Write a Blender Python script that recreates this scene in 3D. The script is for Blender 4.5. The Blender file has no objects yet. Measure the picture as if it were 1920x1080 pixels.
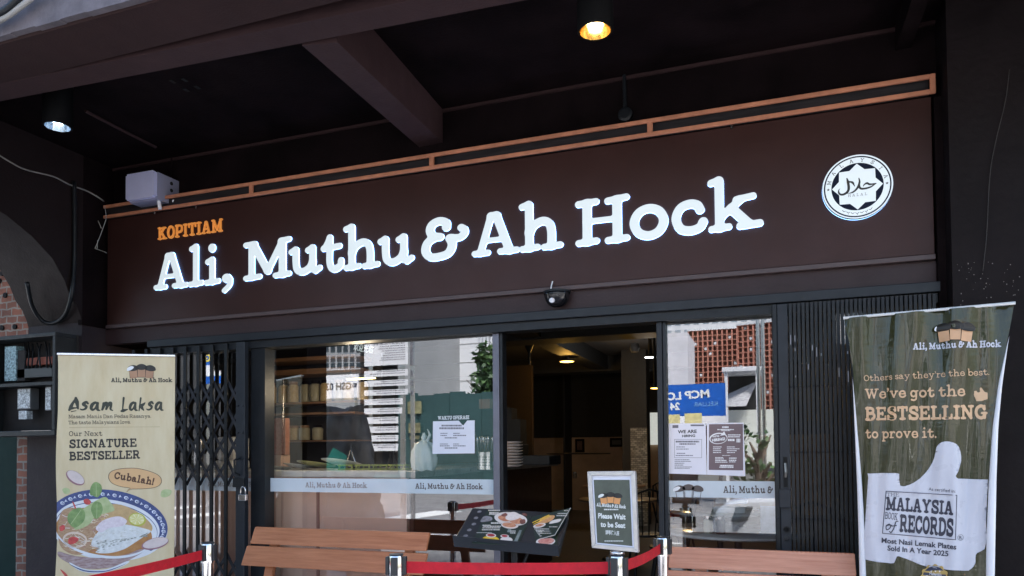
import bpy, bmesh, math, random
import numpy as np
from mathutils import Vector, Matrix
from mathutils.geometry import tessellate_polygon
random.seed(7)
R = math.radians
scene = bpy.context.scene
# ------------------------------------------------------------------ camera
CF, CYAW, CPIT, CROL, CCY = 1362.9, R(19.56), R(1.586), R(-0.469), 805.1
CAM = Vector((0, -4.43, 1.42))
_fw = Vector((-math.sin(CYAW)*math.cos(CPIT), math.cos(CYAW)*math.cos(CPIT), math.sin(CPIT)))
_r0 = Vector((math.cos(CYAW), math.sin(CYAW), 0)); _u0 = _r0.cross(_fw)
_rt = _r0*math.cos(CROL) + _u0*math.sin(CROL); _up = -_r0*math.sin(CROL) + _u0*math.cos(CROL)
cd = bpy.data.cameras.new('camera'); cam = bpy.data.objects.new('camera', cd)
scene.collection.objects.link(cam); scene.camera = cam
cam.matrix_world = Matrix(((_rt.x, _up.x, -_fw.x, CAM.x), (_rt.y, _up.y, -_fw.y, CAM.y), (_rt.z, _up.z, -_fw.z, CAM.z), (0, 0, 0, 1)))
cd.sensor_width = 36; cd.lens = 36*CF/1920; cd.shift_y = (CCY-540)/1920
cd.clip_start = .05; cd.clip_end = 800
# ------------------------------------------------------------------ daylight
w = bpy.data.worlds.new('World'); scene.world = w; w.use_nodes = True
nt = w.node_tree; bgn = nt.nodes['Background']; bgn.inputs['Strength'].default_value = .15
sky = nt.nodes.new('ShaderNodeTexSky'); sky.sky_type = 'NISHITA'; sky.sun_disc = False
SUN_EL, SUN_AZ = R(56), R(38)          # high over the end of the street: the shop front stays in the shade
sky.sun_elevation = SUN_EL; sky.sun_rotation = SUN_AZ; sky.air_density = 1.2; sky.dust_density = 2.5
nt.links.new(sky.outputs[0], bgn.inputs[0])
sd = bpy.data.lights.new('sun', 'SUN'); sun = bpy.data.objects.new('sun', sd); scene.collection.objects.link(sun)
sd.energy = 5; sd.angle = R(12); sd.color = (1, .97, .93)
_sv = Vector((math.sin(SUN_AZ)*math.cos(SUN_EL), math.cos(SUN_AZ)*math.cos(SUN_EL), math.sin(SUN_EL)))
sun.rotation_euler = _sv.to_track_quat('Z', 'Y').to_euler()
scene.view_settings.view_transform = 'Standard'; scene.view_settings.look = 'None'
scene.view_settings.exposure = 1.75; scene.view_settings.gamma = 1
scene.cycles.max_bounces = 10; scene.cycles.transparent_max_bounces = 16
scene.cycles.sample_clamp_indirect = 6
# ------------------------------------------------------------------ helpers
COL = scene.collection
def ray(x, y): return _fw + _rt*((x-960)/CF) - _up*((y-CCY)/CF)
def at(x, y, Y):                       # photograph pixel -> point on the plane at depth Y
    d = ray(x, y); return CAM + d*((Y-CAM.y)/d.y)
def atZ(x, y, Z):
    d = ray(x, y); return CAM + d*((Z-CAM.z)/d.z)
def atX(x, y, X):
    d = ray(x, y); return CAM + d*((X-CAM.x)/d.x)
class Fr:                              # a flat thing's own frame: origin, two axes, normal to the viewer
    def __init__(s, O, ex, ey):
        s.O = Vector(O); s.ex = Vector(ex).normalized(); ey = Vector(ey); s.ey = (ey - s.ex*ey.dot(s.ex)).normalized(); s.n = s.ex.cross(s.ey)
    def uv(s, x, y):
        d = ray(x, y); t = (s.O-CAM).dot(s.n)/d.dot(s.n); p = CAM + d*t - s.O
        return (p.dot(s.ex), p.dot(s.ey))
    def mat(s): return Matrix(((s.ex.x, s.ey.x, s.n.x, s.O.x), (s.ex.y, s.ey.y, s.n.y, s.O.y), (s.ex.z, s.ey.z, s.n.z, s.O.z), (0, 0, 0, 1)))
    def P(s, u, v, h=0): return s.O + s.ex*u + s.ey*v + s.n*h
class MB:
    def __init__(s): s.v = []; s.f = []; s.m = []; s.cur = 0
    def add(s, vs, fs):
        k = len(s.v); s.v += [tuple(x) for x in vs]; s.f += [tuple(i+k for i in f) for f in fs]; s.m += [s.cur]*len(fs); return s
    def box(s, a, b, M=None):
        (x0, y0, z0), (x1, y1, z1) = a, b
        x0, x1 = sorted((x0, x1)); y0, y1 = sorted((y0, y1)); z0, z1 = sorted((z0, z1))
        vs = [(x, y, z) for z in (z0, z1) for y in (y0, y1) for x in (x0, x1)]
        if M: vs = [M @ Vector(v) for v in vs]
        return s.add(vs, [(0, 2, 3, 1), (4, 5, 7, 6), (0, 1, 5, 4), (2, 6, 7, 3), (0, 4, 6, 2), (1, 3, 7, 5)])
    def hexa(s, a, b):                 # two quads joined
        return s.add(list(a)+list(b), [(3, 2, 1, 0), (4, 5, 6, 7), (0, 1, 5, 4), (1, 2, 6, 5), (2, 3, 7, 6), (3, 0, 4, 7)])
    def quad(s, *p): return s.add(p, [tuple(range(len(p)))])
    def tube(s, pts, r, n=8, cap=True):
        pts = [Vector(p) for p in pts]; rr = r if hasattr(r, '__len__') else [r]*len(pts); vs = []; fs = []; ref = None
        for i, p in enumerate(pts):
            t = (pts[min(i+1, len(pts)-1)] - pts[max(i-1, 0)]).normalized()
            if ref is None: ref = Vector((0, 0, 1)) if abs(t.z) < .9 else Vector((1, 0, 0))
            a = (ref - t*ref.dot(t)).normalized(); b = t.cross(a); ref = a
            vs += [p + (a*math.cos(k*2*math.pi/n) + b*math.sin(k*2*math.pi/n))*rr[i] for k in range(n)]
        for i in range(len(pts)-1):
            fs += [(i*n+k, i*n+(k+1) % n, (i+1)*n+(k+1) % n, (i+1)*n+k) for k in range(n)]
        if cap: fs += [tuple(range(n-1, -1, -1)), tuple((len(pts)-1)*n+k for k in range(n))]
        return s.add(vs, fs)
    def lathe(s, prof, c=(0, 0, 0), n=28, M=None, cap=True):   # profile (r, z) about a vertical axis
        vs = []; fs = []
        for r, z in prof:
            vs += [Vector((r*math.cos(k*2*math.pi/n), r*math.sin(k*2*math.pi/n), z)) for k in range(n)]
        if M: vs = [M @ v for v in vs]
        vs = [v + Vector(c) for v in vs]
        for i in range(len(prof)-1):
            fs += [(i*n+k, i*n+(k+1) % n, (i+1)*n+(k+1) % n, (i+1)*n+k) for k in range(n)]
        if cap and prof[0][0] > 1e-5: fs.append(tuple(range(n-1, -1, -1)))
        if cap and prof[-1][0] > 1e-5: fs.append(tuple((len(prof)-1)*n+k for k in range(n)))
        return s.add(vs, fs)
    def fill(s, loops, h=0, fn=None):  # flat outline(s) with holes -> faces facing +n
        tri = tessellate_polygon([[Vector((x, y, 0)) for x, y in l] for l in loops]); flat = [q for l in loops for q in l]
        fs = []
        for t in tri:
            a, b, c = (flat[i] for i in t)
            ar = (b[0]-a[0])*(c[1]-a[1]) - (b[1]-a[1])*(c[0]-a[0])
            if abs(ar) > 1e-12: fs.append(tuple(t) if ar > 0 else tuple(reversed(t)))
        return s.add([fn(x, y, h) if fn else (x, y, h) for x, y in flat], fs)
    def slab(s, loops, h0, h1):        # extruded outline(s)
        s.fill(loops, h1)
        for l in loops:
            n = len(l); k = [(x, y, h0) for x, y in l] + [(x, y, h1) for x, y in l]
            s.add(k, [(i, (i+1) % n, n+(i+1) % n, n+i) for i in range(n)])
        return s
    def build(s, name, mat, parent=None, smooth=False, bevel=0, label=None, clean=False, auto=None):
        me = bpy.data.meshes.new(name); me.from_pydata(s.v, [], s.f)
        for m in (mat if isinstance(mat, (list, tuple)) else [mat]): me.materials.append(m)
        if max(s.m, default=0): me.polygons.foreach_set('material_index', s.m)
        bm = bmesh.new(); bm.from_mesh(me)
        if clean: bmesh.ops.remove_doubles(bm, verts=bm.verts, dist=1e-5); bmesh.ops.recalc_face_normals(bm, faces=bm.faces)
        bm.to_mesh(me); bm.free()
        if smooth: me.polygons.foreach_set('use_smooth', [True]*len(me.polygons))
        if auto is not None: me.polygons.foreach_set('use_smooth', [True]*len(me.polygons)); me.set_sharp_from_angle(angle=R(auto))
        me.update()
        o = bpy.data.objects.new(name, me); COL.objects.link(o)
        if parent is not None:
            o.parent = parent
        if bevel:
            b = o.modifiers.new('bevel', 'BEVEL'); b.width = bevel; b.segments = 2; b.limit_method = 'ANGLE'; b.angle_limit = R(40)
        if label: o['label'] = label
        return o
def tag(o, label, cat, group=None):
    o['label'] = label; o['category'] = cat
    if group: o['group'] = group
    return o
def thing(name, label, cat, loc=(0, 0, 0), rz=0, group=None, fr=None):
    o = bpy.data.objects.new(name, None); COL.objects.link(o); o.empty_display_size = .1
    if fr: o.matrix_world = fr.mat()
    else: o.location = loc; o.rotation_euler = (0, 0, rz)
    return tag(o, label, cat, group)
def struct(o): o['kind'] = 'structure'; return o
def wparts(root):                      # lets parts of an unrotated thing be written in world coordinates
    L = Vector(root.location)
    def p(mb, name, mat, **k):
        mb.v = [tuple(Vector(v)-L) for v in mb.v]; return mb.build(name, mat, root, **k)
    return p
def copy_tree(o, parent=None, loc=None, rz=None):
    c = o.copy(); COL.objects.link(c); c.parent = parent
    if loc is not None: c.location = loc
    if rz is not None: c.rotation_euler = (0, 0, rz)
    for ch in list(o.children): copy_tree(ch, c)
    return c
# ------------------------------------------------------------------ materials
MATS = {}
def mat(name, col, rough=.5, metal=0, spec=.5, var=.12, vscale=6, bump=0, bscale=60, col2=None, emit=None, es=0, coat=0, stretch=None, rvar=.1, aniso=None, dirt=None):
    if name in MATS: return MATS[name]
    m = bpy.data.materials.new(name); m.use_nodes = True; t = m.node_tree; N = t.nodes; L = t.links; b = N['Principled BSDF']
    b.inputs['Roughness'].default_value = rough; b.inputs['Metallic'].default_value = metal; b.inputs['Specular IOR Level'].default_value = spec
    if coat: b.inputs['Coat Weight'].default_value = coat; b.inputs['Coat Roughness'].default_value = .15
    tc = N.new('ShaderNodeTexCoord'); mp = N.new('ShaderNodeMapping'); L.new(tc.outputs['Object'], mp.inputs[0])
    if stretch: mp.inputs['Scale'].default_value = stretch
    nz = N.new('ShaderNodeTexNoise'); nz.inputs['Scale'].default_value = vscale; nz.inputs['Detail'].default_value = 6; nz.inputs['Roughness'].default_value = .65
    L.new(mp.outputs[0], nz.inputs[0])
    rp = N.new('ShaderNodeValToRGB'); rp.color_ramp.elements[0].position = .3; rp.color_ramp.elements[1].position = .7
    c2 = col2 or tuple(min(1, c*(1+var)) for c in col); c1 = col if col2 else tuple(c*(1-var) for c in col)
    rp.color_ramp.elements[0].color = (*c1, 1); rp.color_ramp.elements[1].color = (*c2, 1)
    L.new(nz.outputs[0], rp.inputs[0]); L.new(rp.outputs[0], b.inputs['Base Color'])
    mr = N.new('ShaderNodeMapRange'); mr.inputs['To Min'].default_value = max(.02, rough-rvar); mr.inputs['To Max'].default_value = min(1, rough+rvar)
    n2 = N.new('ShaderNodeTexNoise'); n2.inputs['Scale'].default_value = vscale*3; n2.inputs['Detail'].default_value = 4; L.new(mp.outputs[0], n2.inputs[0])
    L.new(n2.outputs[0], mr.inputs[0]); L.new(mr.outputs[0], b.inputs['Roughness'])
    if bump:
        bz = N.new('ShaderNodeTexNoise'); bz.inputs['Scale'].default_value = bscale; bz.inputs['Detail'].default_value = 5; L.new(mp.outputs[0], bz.inputs[0])
        bn = N.new('ShaderNodeBump'); bn.inputs['Strength'].default_value = min(1, bump); bn.inputs['Distance'].default_value = .01
        L.new(bz.outputs[0], bn.inputs['Height']); L.new(bn.outputs[0], b.inputs['Normal'])
    if emit:
        b.inputs['Emission Color'].default_value = (*emit, 1); b.inputs['Emission Strength'].default_value = es
    MATS[name] = m; return m
def nodes(m): return m.node_tree.nodes, m.node_tree.links, m.node_tree.nodes['Principled BSDF']
def srgb(r, g, b):
    f = lambda c: ((c/255+.055)/1.055)**2.4 if c > 10 else c/255/12.92
    return (f(r), f(g), f(b))
# ------------------------------------------------------------------ slab-serif lettering drawn from strokes (cap height 1)
# L = straight, C = smooth; the number is the stroke's weight; points are x,y pairs
GL = {
'A': 'L.85 .2 .08 .44 .9|L.9 .44 .9 .56 .9|L1 .56 .9 .84 .08|L.62 .3 .35 .7 .35|L.74 .07 .07 .36 .07|L.74 .64 .07 1 .07',
'B': 'L1 .2 .93 .2 .07|C.9 .2 .93 .52 .93 .72 .83 .72 .65 .52 .53 .25 .53|C.95 .25 .53 .6 .53 .82 .4 .82 .2 .6 .07 .2 .07|L.72 .06 .93 .2 .93|L.72 .06 .07 .2 .07',
'C': 'C1 .82 .74 .72 .88 .52 .93 .26 .8 .15 .5 .26 .2 .52 .07 .74 .13 .88 .28|L.7 .85 .94 .85 .68',
'D': 'L1 .2 .93 .2 .07|C1 .2 .93 .5 .93 .76 .8 .86 .5 .76 .2 .5 .07 .2 .07|L.72 .06 .93 .2 .93|L.72 .06 .07 .2 .07',
'E': 'L1 .2 .93 .2 .07|L.75 .06 .93 .8 .93|L.7 .8 .93 .8 .74|L.75 .06 .07 .84 .07|L.7 .84 .07 .84 .28|L.7 .2 .5 .6 .5|L.6 .58 .4 .58 .6',
'G': 'C1 .82 .74 .72 .88 .52 .93 .26 .8 .15 .5 .26 .2 .52 .07 .74 .13 .84 .25|L1 .86 .4 .86 .1|L.7 .62 .42 1.02 .42|L.7 .85 .94 .85 .68',
'H': 'L1 .24 .92 .24 .08|L1 .84 .92 .84 .08|L.66 .24 .52 .84 .52|L.78 .07 .92 .42 .94|L.78 .66 .92 1.02 .96|L.78 .07 .06 .42 .08|L.78 .66 .06 1.02 .08',
'I': 'L1 .26 .93 .26 .07|L.74 .06 .93 .46 .93|L.74 .06 .07 .46 .07',
'K': 'L1 .22 .93 .22 .07|L.8 .25 .42 .75 .9|L1 .44 .55 .8 .1|L.72 .06 .93 .4 .93|L.72 .06 .07 .4 .07|L.72 .58 .93 .92 .93|L.72 .62 .07 1.0 .07',
'L': 'L1 .24 .93 .24 .07|L.74 .06 .93 .44 .93|L.74 .06 .07 .8 .07|L.7 .8 .07 .8 .32',
'M': 'L.85 .2 .9 .2 .08|L1 .26 .9 .62 .2|L.85 .62 .2 .98 .9|L1 1 .9 1 .08|L.76 .05 .93 .28 .94|L.76 .96 .94 1.16 .96|L.76 .05 .06 .4 .08|L.76 .82 .06 1.16 .08',
'N': 'L.75 .2 .93 .2 .07|L1 .24 .92 .84 .1|L.75 .86 .93 .86 .07|L.72 .05 .93 .26 .93|L.72 .05 .07 .36 .07|L.72 .68 .93 1.03 .93',
'O': 'C1 .5 .93 .27 .83 .15 .5 .27 .17 .5 .07 .73 .17 .85 .5 .73 .83 .5 .93',
'P': 'L1 .2 .93 .2 .07|C.9 .2 .93 .55 .93 .77 .84 .77 .54 .55 .43 .22 .43|L.72 .06 .93 .2 .93|L.72 .06 .07 .4 .07',
'R': 'L1 .2 .93 .2 .07|C.9 .2 .93 .55 .93 .76 .85 .76 .58 .55 .48 .22 .48|C1 .5 .48 .68 .32 .74 .12 .84 .07|L.72 .84 .07 .98 .07|L.72 .06 .93 .2 .93|L.72 .06 .07 .4 .07',
'S': 'C1 .76 .74 .66 .9 .46 .93 .25 .87 .18 .72 .28 .58 .5 .5 .72 .4 .8 .26 .7 .1 .46 .07 .24 .12 .13 .28|L.66 .78 .94 .78 .7|L.66 .11 .06 .11 .3',
'T': 'L1 .46 .93 .46 .07|L.76 .08 .93 .84 .93|L.7 .08 .93 .08 .7|L.7 .84 .93 .84 .7|L.74 .26 .07 .66 .07',
'U': 'C1 .22 .93 .22 .4 .3 .15 .52 .07 .72 .15 .8 .4 .8 .93|L.72 .06 .93 .38 .93|L.72 .64 .93 .96 .93',
'W': 'L1 .16 .93 .42 .1|L.75 .42 .1 .66 .8|L1 .66 .8 .92 .1|L.75 .92 .1 1.18 .93|L.72 .02 .93 .32 .93|L.72 1.02 .93 1.34 .93|L.7 .55 .93 .76 .93',
'Y': 'L1 .14 .93 .48 .48|L.75 .48 .48 .82 .93|L1 .48 .48 .48 .07|L.72 .02 .93 .3 .93|L.72 .68 .93 .96 .93|L.72 .28 .07 .68 .07',
'&': 'C1 .55 .77 .54 .88 .4 .935 .25 .87 .2 .73 .27 .59 .41 .56|C1 .3 .57 .14 .44 .1 .25 .2 .11 .38 .093 .58 .15 .67 .32 .64 .5|C.9 .62 .5 .7 .5 .84 .5 .93 .58 .93 .67 .87 .72',
'a': 'C1 .16 .52 .28 .63 .44 .65 .58 .56 .6 .4 .6 .2|C.85 .6 .4 .38 .38 .17 .27 .17 .13 .32 .07 .48 .12 .6 .24|C.85 .6 .22 .66 .09 .8 .08',
'b': 'L1 .18 1.04 .18 .08|L.72 .04 1.05 .18 1.05|C1 .18 .42 .32 .6 .5 .64 .68 .53 .74 .34 .66 .15 .48 .07 .3 .1 .18 .24',
'c': 'C1 .64 .5 .58 .6 .43 .64 .25 .57 .16 .36 .25 .14 .45 .08 .63 .13 .7 .24',
'd': 'L1 .68 1.04 .68 .08|L.72 .52 1.05 .68 1.05|L.72 .68 .07 .84 .07|C1 .68 .42 .54 .6 .38 .64 .2 .53 .14 .34 .2 .15 .38 .07 .56 .1 .68 .24',
'e': 'L.66 .18 .37 .7 .37|C1 .7 .4 .62 .59 .44 .65 .25 .58 .16 .36 .25 .14 .46 .07 .63 .12 .73 .22',
'g': 'C1 .64 .42 .54 .59 .38 .64 .21 .55 .15 .36 .22 .17 .38 .1 .54 .17 .64 .3|C1 .66 .62 .66 .05 .6 -.17 .4 -.25 .2 -.2|L.7 .66 .63 .82 .65',
'h': 'L1 .22 1.04 .22 .08|L.78 .06 1.02 .2 1.06|C1 .22 .42 .34 .58 .52 .65 .66 .58 .71 .4 .71 .08|L.76 .06 .06 .4 .08|L.76 .55 .06 .9 .08',
'i': 'L1 .26 .64 .26 .08|L.78 .1 .61 .25 .66|L.76 .05 .06 .47 .08|L1.25 .25 .97 .26 .97',
'k': 'L1 .22 1.04 .22 .08|L.78 .06 1.02 .2 1.06|L.85 .26 .3 .62 .6|L1.05 .46 .44 .76 .12|L.72 .55 .62 .88 .66|L.74 .06 .06 .4 .08|L.8 .62 .07 1.0 .09',
'l': 'L1 .26 1.04 .26 .08|L.78 .1 1.01 .25 1.06|L.76 .05 .06 .47 .08',
'm': 'L1 .2 .64 .2 .08|L.72 .06 .62 .2 .66|C1 .2 .42 .3 .58 .44 .64 .56 .56 .58 .4 .58 .08|C1 .58 .42 .68 .58 .82 .64 .94 .56 .96 .4 .96 .08|L.72 .06 .07 .34 .07|L.72 .46 .07 .7 .07|L.72 .84 .07 1.1 .07',
'n': 'L1 .2 .64 .2 .08|L.72 .06 .62 .2 .66|C1 .2 .42 .32 .58 .5 .65 .64 .58 .68 .4 .68 .08|L.72 .06 .07 .36 .07|L.72 .54 .07 .84 .07',
'o': 'C1 .44 .65 .24 .57 .15 .36 .24 .15 .44 .07 .64 .15 .73 .36 .64 .57 .44 .65',
'p': 'L1 .2 .64 .2 -.28|L.72 .06 .62 .2 .66|C1 .2 .42 .34 .6 .5 .64 .68 .53 .74 .34 .66 .15 .48 .07 .32 .1 .2 .24|L.72 .06 -.28 .38 -.28',
'r': 'L1 .2 .64 .2 .08|L.72 .06 .62 .2 .66|C1 .2 .38 .3 .56 .46 .64 .58 .58|L.72 .06 .07 .42 .07',
's': 'C1 .56 .52 .46 .63 .32 .65 .18 .57 .2 .44 .34 .37 .5 .3 .58 .19 .48 .08 .3 .07 .14 .18',
't': 'C1 .28 .85 .27 .5 .27 .25 .33 .1 .46 .07 .6 .14 .62 .25|L.78 .07 .6 .58 .63|L.6 .1 .62 .26 .86',
'u': 'C1 .2 .64 .2 .35 .24 .15 .4 .08 .58 .16 .68 .3|L1 .68 .65 .68 .14|L.78 .06 .61 .18 .66|L.78 .54 .61 .66 .66|L.8 .68 .14 .76 .08|L.8 .76 .08 .88 .14',
'v': 'L1 .14 .64 .4 .08|L.75 .4 .08 .66 .64|L.72 .02 .65 .28 .65|L.72 .54 .65 .78 .65',
'w': 'L1 .14 .64 .34 .08|L.75 .34 .08 .54 .58|L1 .54 .58 .74 .08|L.75 .74 .08 .94 .64|L.72 .02 .65 .28 .65|L.72 .82 .65 1.06 .65',
'x': 'L1 .14 .64 .66 .08|L.75 .66 .64 .14 .08|L.72 .02 .65 .28 .65|L.72 .54 .65 .78 .65|L.72 .02 .07 .28 .07|L.72 .54 .07 .8 .07',
'y': 'L1 .14 .64 .42 .1|L.8 .68 .64 .36 -.16|C.8 .36 -.16 .26 -.27 .1 -.24|L.72 .02 .65 .28 .65|L.72 .54 .65 .8 .65',
',': 'L1.3 .2 .12 .21 .12|C.7 .3 .08 .28 -.06 .14 -.2',
'.': 'L1.15 .16 .09 .17 .09', "'": 'L1.1 .16 .92 .17 .92|C.6 .24 .9 .22 .78 .12 .68', '!': 'L1.1 .2 .96 .2 .62|L.8 .2 .7 .19 .32|L1.15 .2 .09 .2 .1',
'_s': 'C1 .62 .6 .5 .72 .34 .62 .3 .5 .5 .34 .42 .14 .2 .06 .05 .12', '_a': 'C1 .6 .6 .42 .68 .2 .5 .12 .2 .24 .06 .42 .2 .62 .62|C1 .62 .66 .56 .3 .62 .06 .78 .02',
'_m': 'L1 .2 .64 .1 .04|C1 .12 .1 .3 .55 .44 .64 .46 .4 .4 .1|C1 .42 .14 .6 .56 .74 .64 .76 .4 .74 .12 .9 .02',
'_k': 'L1 .3 1.06 .14 -.02|C1 .2 .36 .5 .5 .68 .66|C1 .3 .4 .42 .2 .56 .02', '_L': 'L1.15 .26 1.08 .16 .1|C1 .05 -.04 .3 .02 .6 .1',
'_A': 'C1 .04 .02 .24 .5 .52 1.06|C1.2 .52 1.06 .62 .6 .7 .14|C.7 .06 .1 .36 .2 .7 .22|L.5 .2 -.1 .56 -.02',
}
_gc = {}
def catmull(p, n=7):
    p = np.array(p, float); closed = np.allclose(p[0], p[-1])
    q = np.vstack([p[-2] if closed else 2*p[0]-p[1], p, p[1] if closed else 2*p[-1]-p[-2]]); out = []
    for i in range(1, len(q)-2):
        for t in np.linspace(0, 1, n, endpoint=False):
            a, b, c, d = q[i-1], q[i], q[i+1], q[i+2]
            out.append(.5*(2*b + (c-a)*t + (2*a-5*b+4*c-d)*t*t + (3*b-a-3*c+d)*t**3))
    out.append(p[-1]); return np.array(out)
def seg_dist(X, Y, P, r):
    D = np.full(X.shape, 9.)
    for (ax, ay), (bx, by), ra, rb in zip(P[:-1], P[1:], r[:-1], r[1:]):
        dx, dy = bx-ax, by-ay; L = dx*dx+dy*dy
        t = np.clip(((X-ax)*dx + (Y-ay)*dy)/L, 0, 1) if L > 1e-9 else 0*X
        D = np.minimum(D, np.hypot(X-ax-t*dx, Y-ay-t*dy) - (ra+(rb-ra)*t))
    return D
def contours(D, x0, y0, g):            # marching squares -> closed loops
    ny, nx = D.shape; seg = {}
    def pt(i, j, k, l):
        a, b = D[j, i], D[l, k]; t = a/(a-b); return (round(x0+g*(i+(k-i)*t), 6), round(y0+g*(j+(l-j)*t), 6))
    for j in range(ny-1):
        row = (D[j, :-1] < 0)*1 + (D[j, 1:] < 0)*2 + (D[j+1, 1:] < 0)*4 + (D[j+1, :-1] < 0)*8
        for i in np.nonzero((row > 0) & (row < 15))[0]:
            i = int(i); c = int(row[i])
            B = lambda: pt(i, j, i+1, j); Rr = lambda: pt(i+1, j, i+1, j+1); T = lambda: pt(i, j+1, i+1, j+1); Lf = lambda: pt(i, j, i, j+1)
            tb = {1: [(B, Lf)], 2: [(Rr, B)], 3: [(Rr, Lf)], 4: [(T, Rr)], 5: [(B, Rr), (T, Lf)], 6: [(T, B)], 7: [(T, Lf)], 8: [(Lf, T)], 9: [(B, T)], 10: [(Rr, T), (Lf, B)], 11: [(Rr, T)], 12: [(Lf, Rr)], 13: [(B, Rr)], 14: [(Lf, B)]}
            for a, b in tb[c]:
                a, b = a(), b()
                if a != b: seg[a] = b
    loops = []
    while seg:
        s, e = next(iter(seg.items())); lp = [s]; del seg[s]
        while e != s and e in seg: lp.append(e); e = seg.pop(e)
        if len(lp) > 3: loops.append(lp)
    return loops
def strokes_sdf(strokes, g=.03, k=.05):  # strokes: (points, radii)
    allp = np.vstack([p for p, r in strokes]); m = max(max(r) for p, r in strokes)+3*g
    x0, y0 = allp.min(0)-m; x1, y1 = allp.max(0)+m
    X, Y = np.meshgrid(np.arange(x0, x1+g, g), np.arange(y0, y1+g, g)); D = None
    for p, r in strokes:
        d = seg_dist(X, Y, p, r)
        if D is None: D = d
        else:
            h = np.clip(.5+.5*(D-d)/k, 0, 1); D = D*(1-h)+d*h-k*h*(1-h)
    D[D == 0] = 1e-6
    return contours(D, x0, y0, g)
def glyph(c, w=.1, g=.03):
    key = (c, w, g)
    if key in _gc: return _gc[key]
    st = []
    for s in GL[c].split('|'):
        a = [float(v) for v in s[1:].split()]; r = a[0]; p = np.array(a[1:]).reshape(-1, 2)
        if s[0] == 'C': p = catmull(p)
        rr = np.full(len(p), r*w)
        if c[0] == '_': rr = rr*np.interp(np.linspace(0, 1, len(p)), [0, .35, 1], [.75, 1.25, .45])
        st.append((p, rr))
    lp = strokes_sdf(st, g, .5*w); A = np.vstack([np.array(l) for l in lp]); x0 = A[:, 0].min()
    lp = [[(x-x0, y) for x, y in l] for l in lp]
    _gc[key] = (lp, A[:, 0].max()-x0); return _gc[key]
def slab_text(s, w=.1, g=.045, gap=.05, space=.34, pre=''):
    out = []; x = 0
    for ch in s:
        if ch == ' ': x += space; continue
        lp, wd = glyph(pre+ch, w, g); out.append([[(a+x, b) for a, b in l] for l in lp]); x += wd+gap
    return out, x-gap
def split_glyph(loops):                # group hole loops with their outers
    def area(l): return sum(a[0]*b[1]-b[0]*a[1] for a, b in zip(l, l[1:]+l[:1]))/2
    def inside(p, l):
        c = False
        for (x0, y0), (x1, y1) in zip(l, l[1:]+l[:1]):
            if (y0 > p[1]) != (y1 > p[1]) and p[0] < (x1-x0)*(p[1]-y0)/(y1-y0)+x0: c = not c
        return c
    big = sorted(loops, key=lambda l: -abs(area(l))); groups = []
    for l in big:
        for gp in groups:
            if inside(l[0], gp[0]): gp.append(l); break
        else: groups.append([l])
    return groups
_sans = {}
def sans_text(s, bold=0):              # Blender's built-in face -> (verts, faces, width), cap height 1
    key = (s, bold)
    if key in _sans: return _sans[key]
    def mk(t):
        cu = bpy.data.curves.new('lettering_curve', 'FONT'); cu.body = t; cu.size = 1; cu.offset = bold; cu.resolution_u = 3; cu.fill_mode = 'FRONT'
        o = bpy.data.objects.new('lettering_curve', cu); COL.objects.link(o); bpy.context.view_layer.update()
        me = bpy.data.meshes.new_from_object(o.evaluated_get(bpy.context.evaluated_depsgraph_get()))
        v = [tuple(x.co) for x in me.vertices]; f = [tuple(p.vertices) for p in me.polygons]
        bpy.data.objects.remove(o); bpy.data.curves.remove(cu); bpy.data.meshes.remove(me); return v, f
    if 'cap' not in _sans:
        v, f = mk('H'); _sans['cap'] = max(x[1] for x in v)
    v, f = mk(s); c = _sans['cap']
    if not v: _sans[key] = ([], [], 1); return _sans[key]
    x0 = min(x[0] for x in v); v = [((x[0]-x0)/c, x[1]/c) for x in v]
    _sans[key] = (v, f, max(x[0] for x in v)); return _sans[key]
def put_text(mb, fr, s, p0, p1, h, style='slab', w=.1, depth=.001, fn=None, bold=.0, gap=.05, mirror=False, g=.045):
    """writes s along the baseline p0 -> p1 (pixels of the flat thing's picture, or its own metres) with cap height h"""
    if fr is not None:
        a = Vector(fr.uv(*p0)); b = Vector(fr.uv(*p1)); t = fr.uv(p0[0], p0[1]-h); H = (Vector(t)-a).length
    else: a = Vector(p0); b = Vector(p1); H = h
    ex = b-a
    def put(W, pts): 
        up = Vector((-ex.y, ex.x)).normalized()*H
        return [tuple(a + ex*((W-x if mirror else x)/W) + up*y) for x, y in pts]
    if style == 'sans':
        v, f, W = sans_text(s, bold); q = put(W, v); mb.add([fn(x, y, depth) if fn else (x, y, depth) for x, y in q], f)
    else:
        gl, W = slab_text(s, w, g, gap, pre='_' if style == 'brush' else '')
        for loops in gl:
            for gp in split_glyph(loops): mb.fill([put(W, l) for l in gp], depth, fn)
    return mb
def ell(cx, cy, rx, ry, rot=0, n=36, a0=0, a1=360):
    c, s = math.cos(R(rot)), math.sin(R(rot)); out = []
    for k in range(n + (0 if a1-a0 == 360 else 1)):
        t = R(a0+(a1-a0)*k/n); x, y = rx*math.cos(t), ry*math.sin(t); out.append((cx+x*c-y*s, cy+x*s+y*c))
    return out
def blob(pts, n=6):                    # smooth closed outline
    return [tuple(p) for p in catmull(list(pts)+[pts[0]], n)[:-1]]
def clipx(l, x0=None, x1=None):
    for lim, sg in ((x0, 1), (x1, -1)):
        if lim is None: continue
        o = []
        for a, b in zip(l, l[1:]+l[:1]):
            ia, ib = (a[0]-lim)*sg >= 0, (b[0]-lim)*sg >= 0
            if ia: o.append(a)
            if ia != ib: t = (lim-a[0])/(b[0]-a[0]); o.append((lim, a[1]+(b[1]-a[1])*t))
        l = o
    return l
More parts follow.
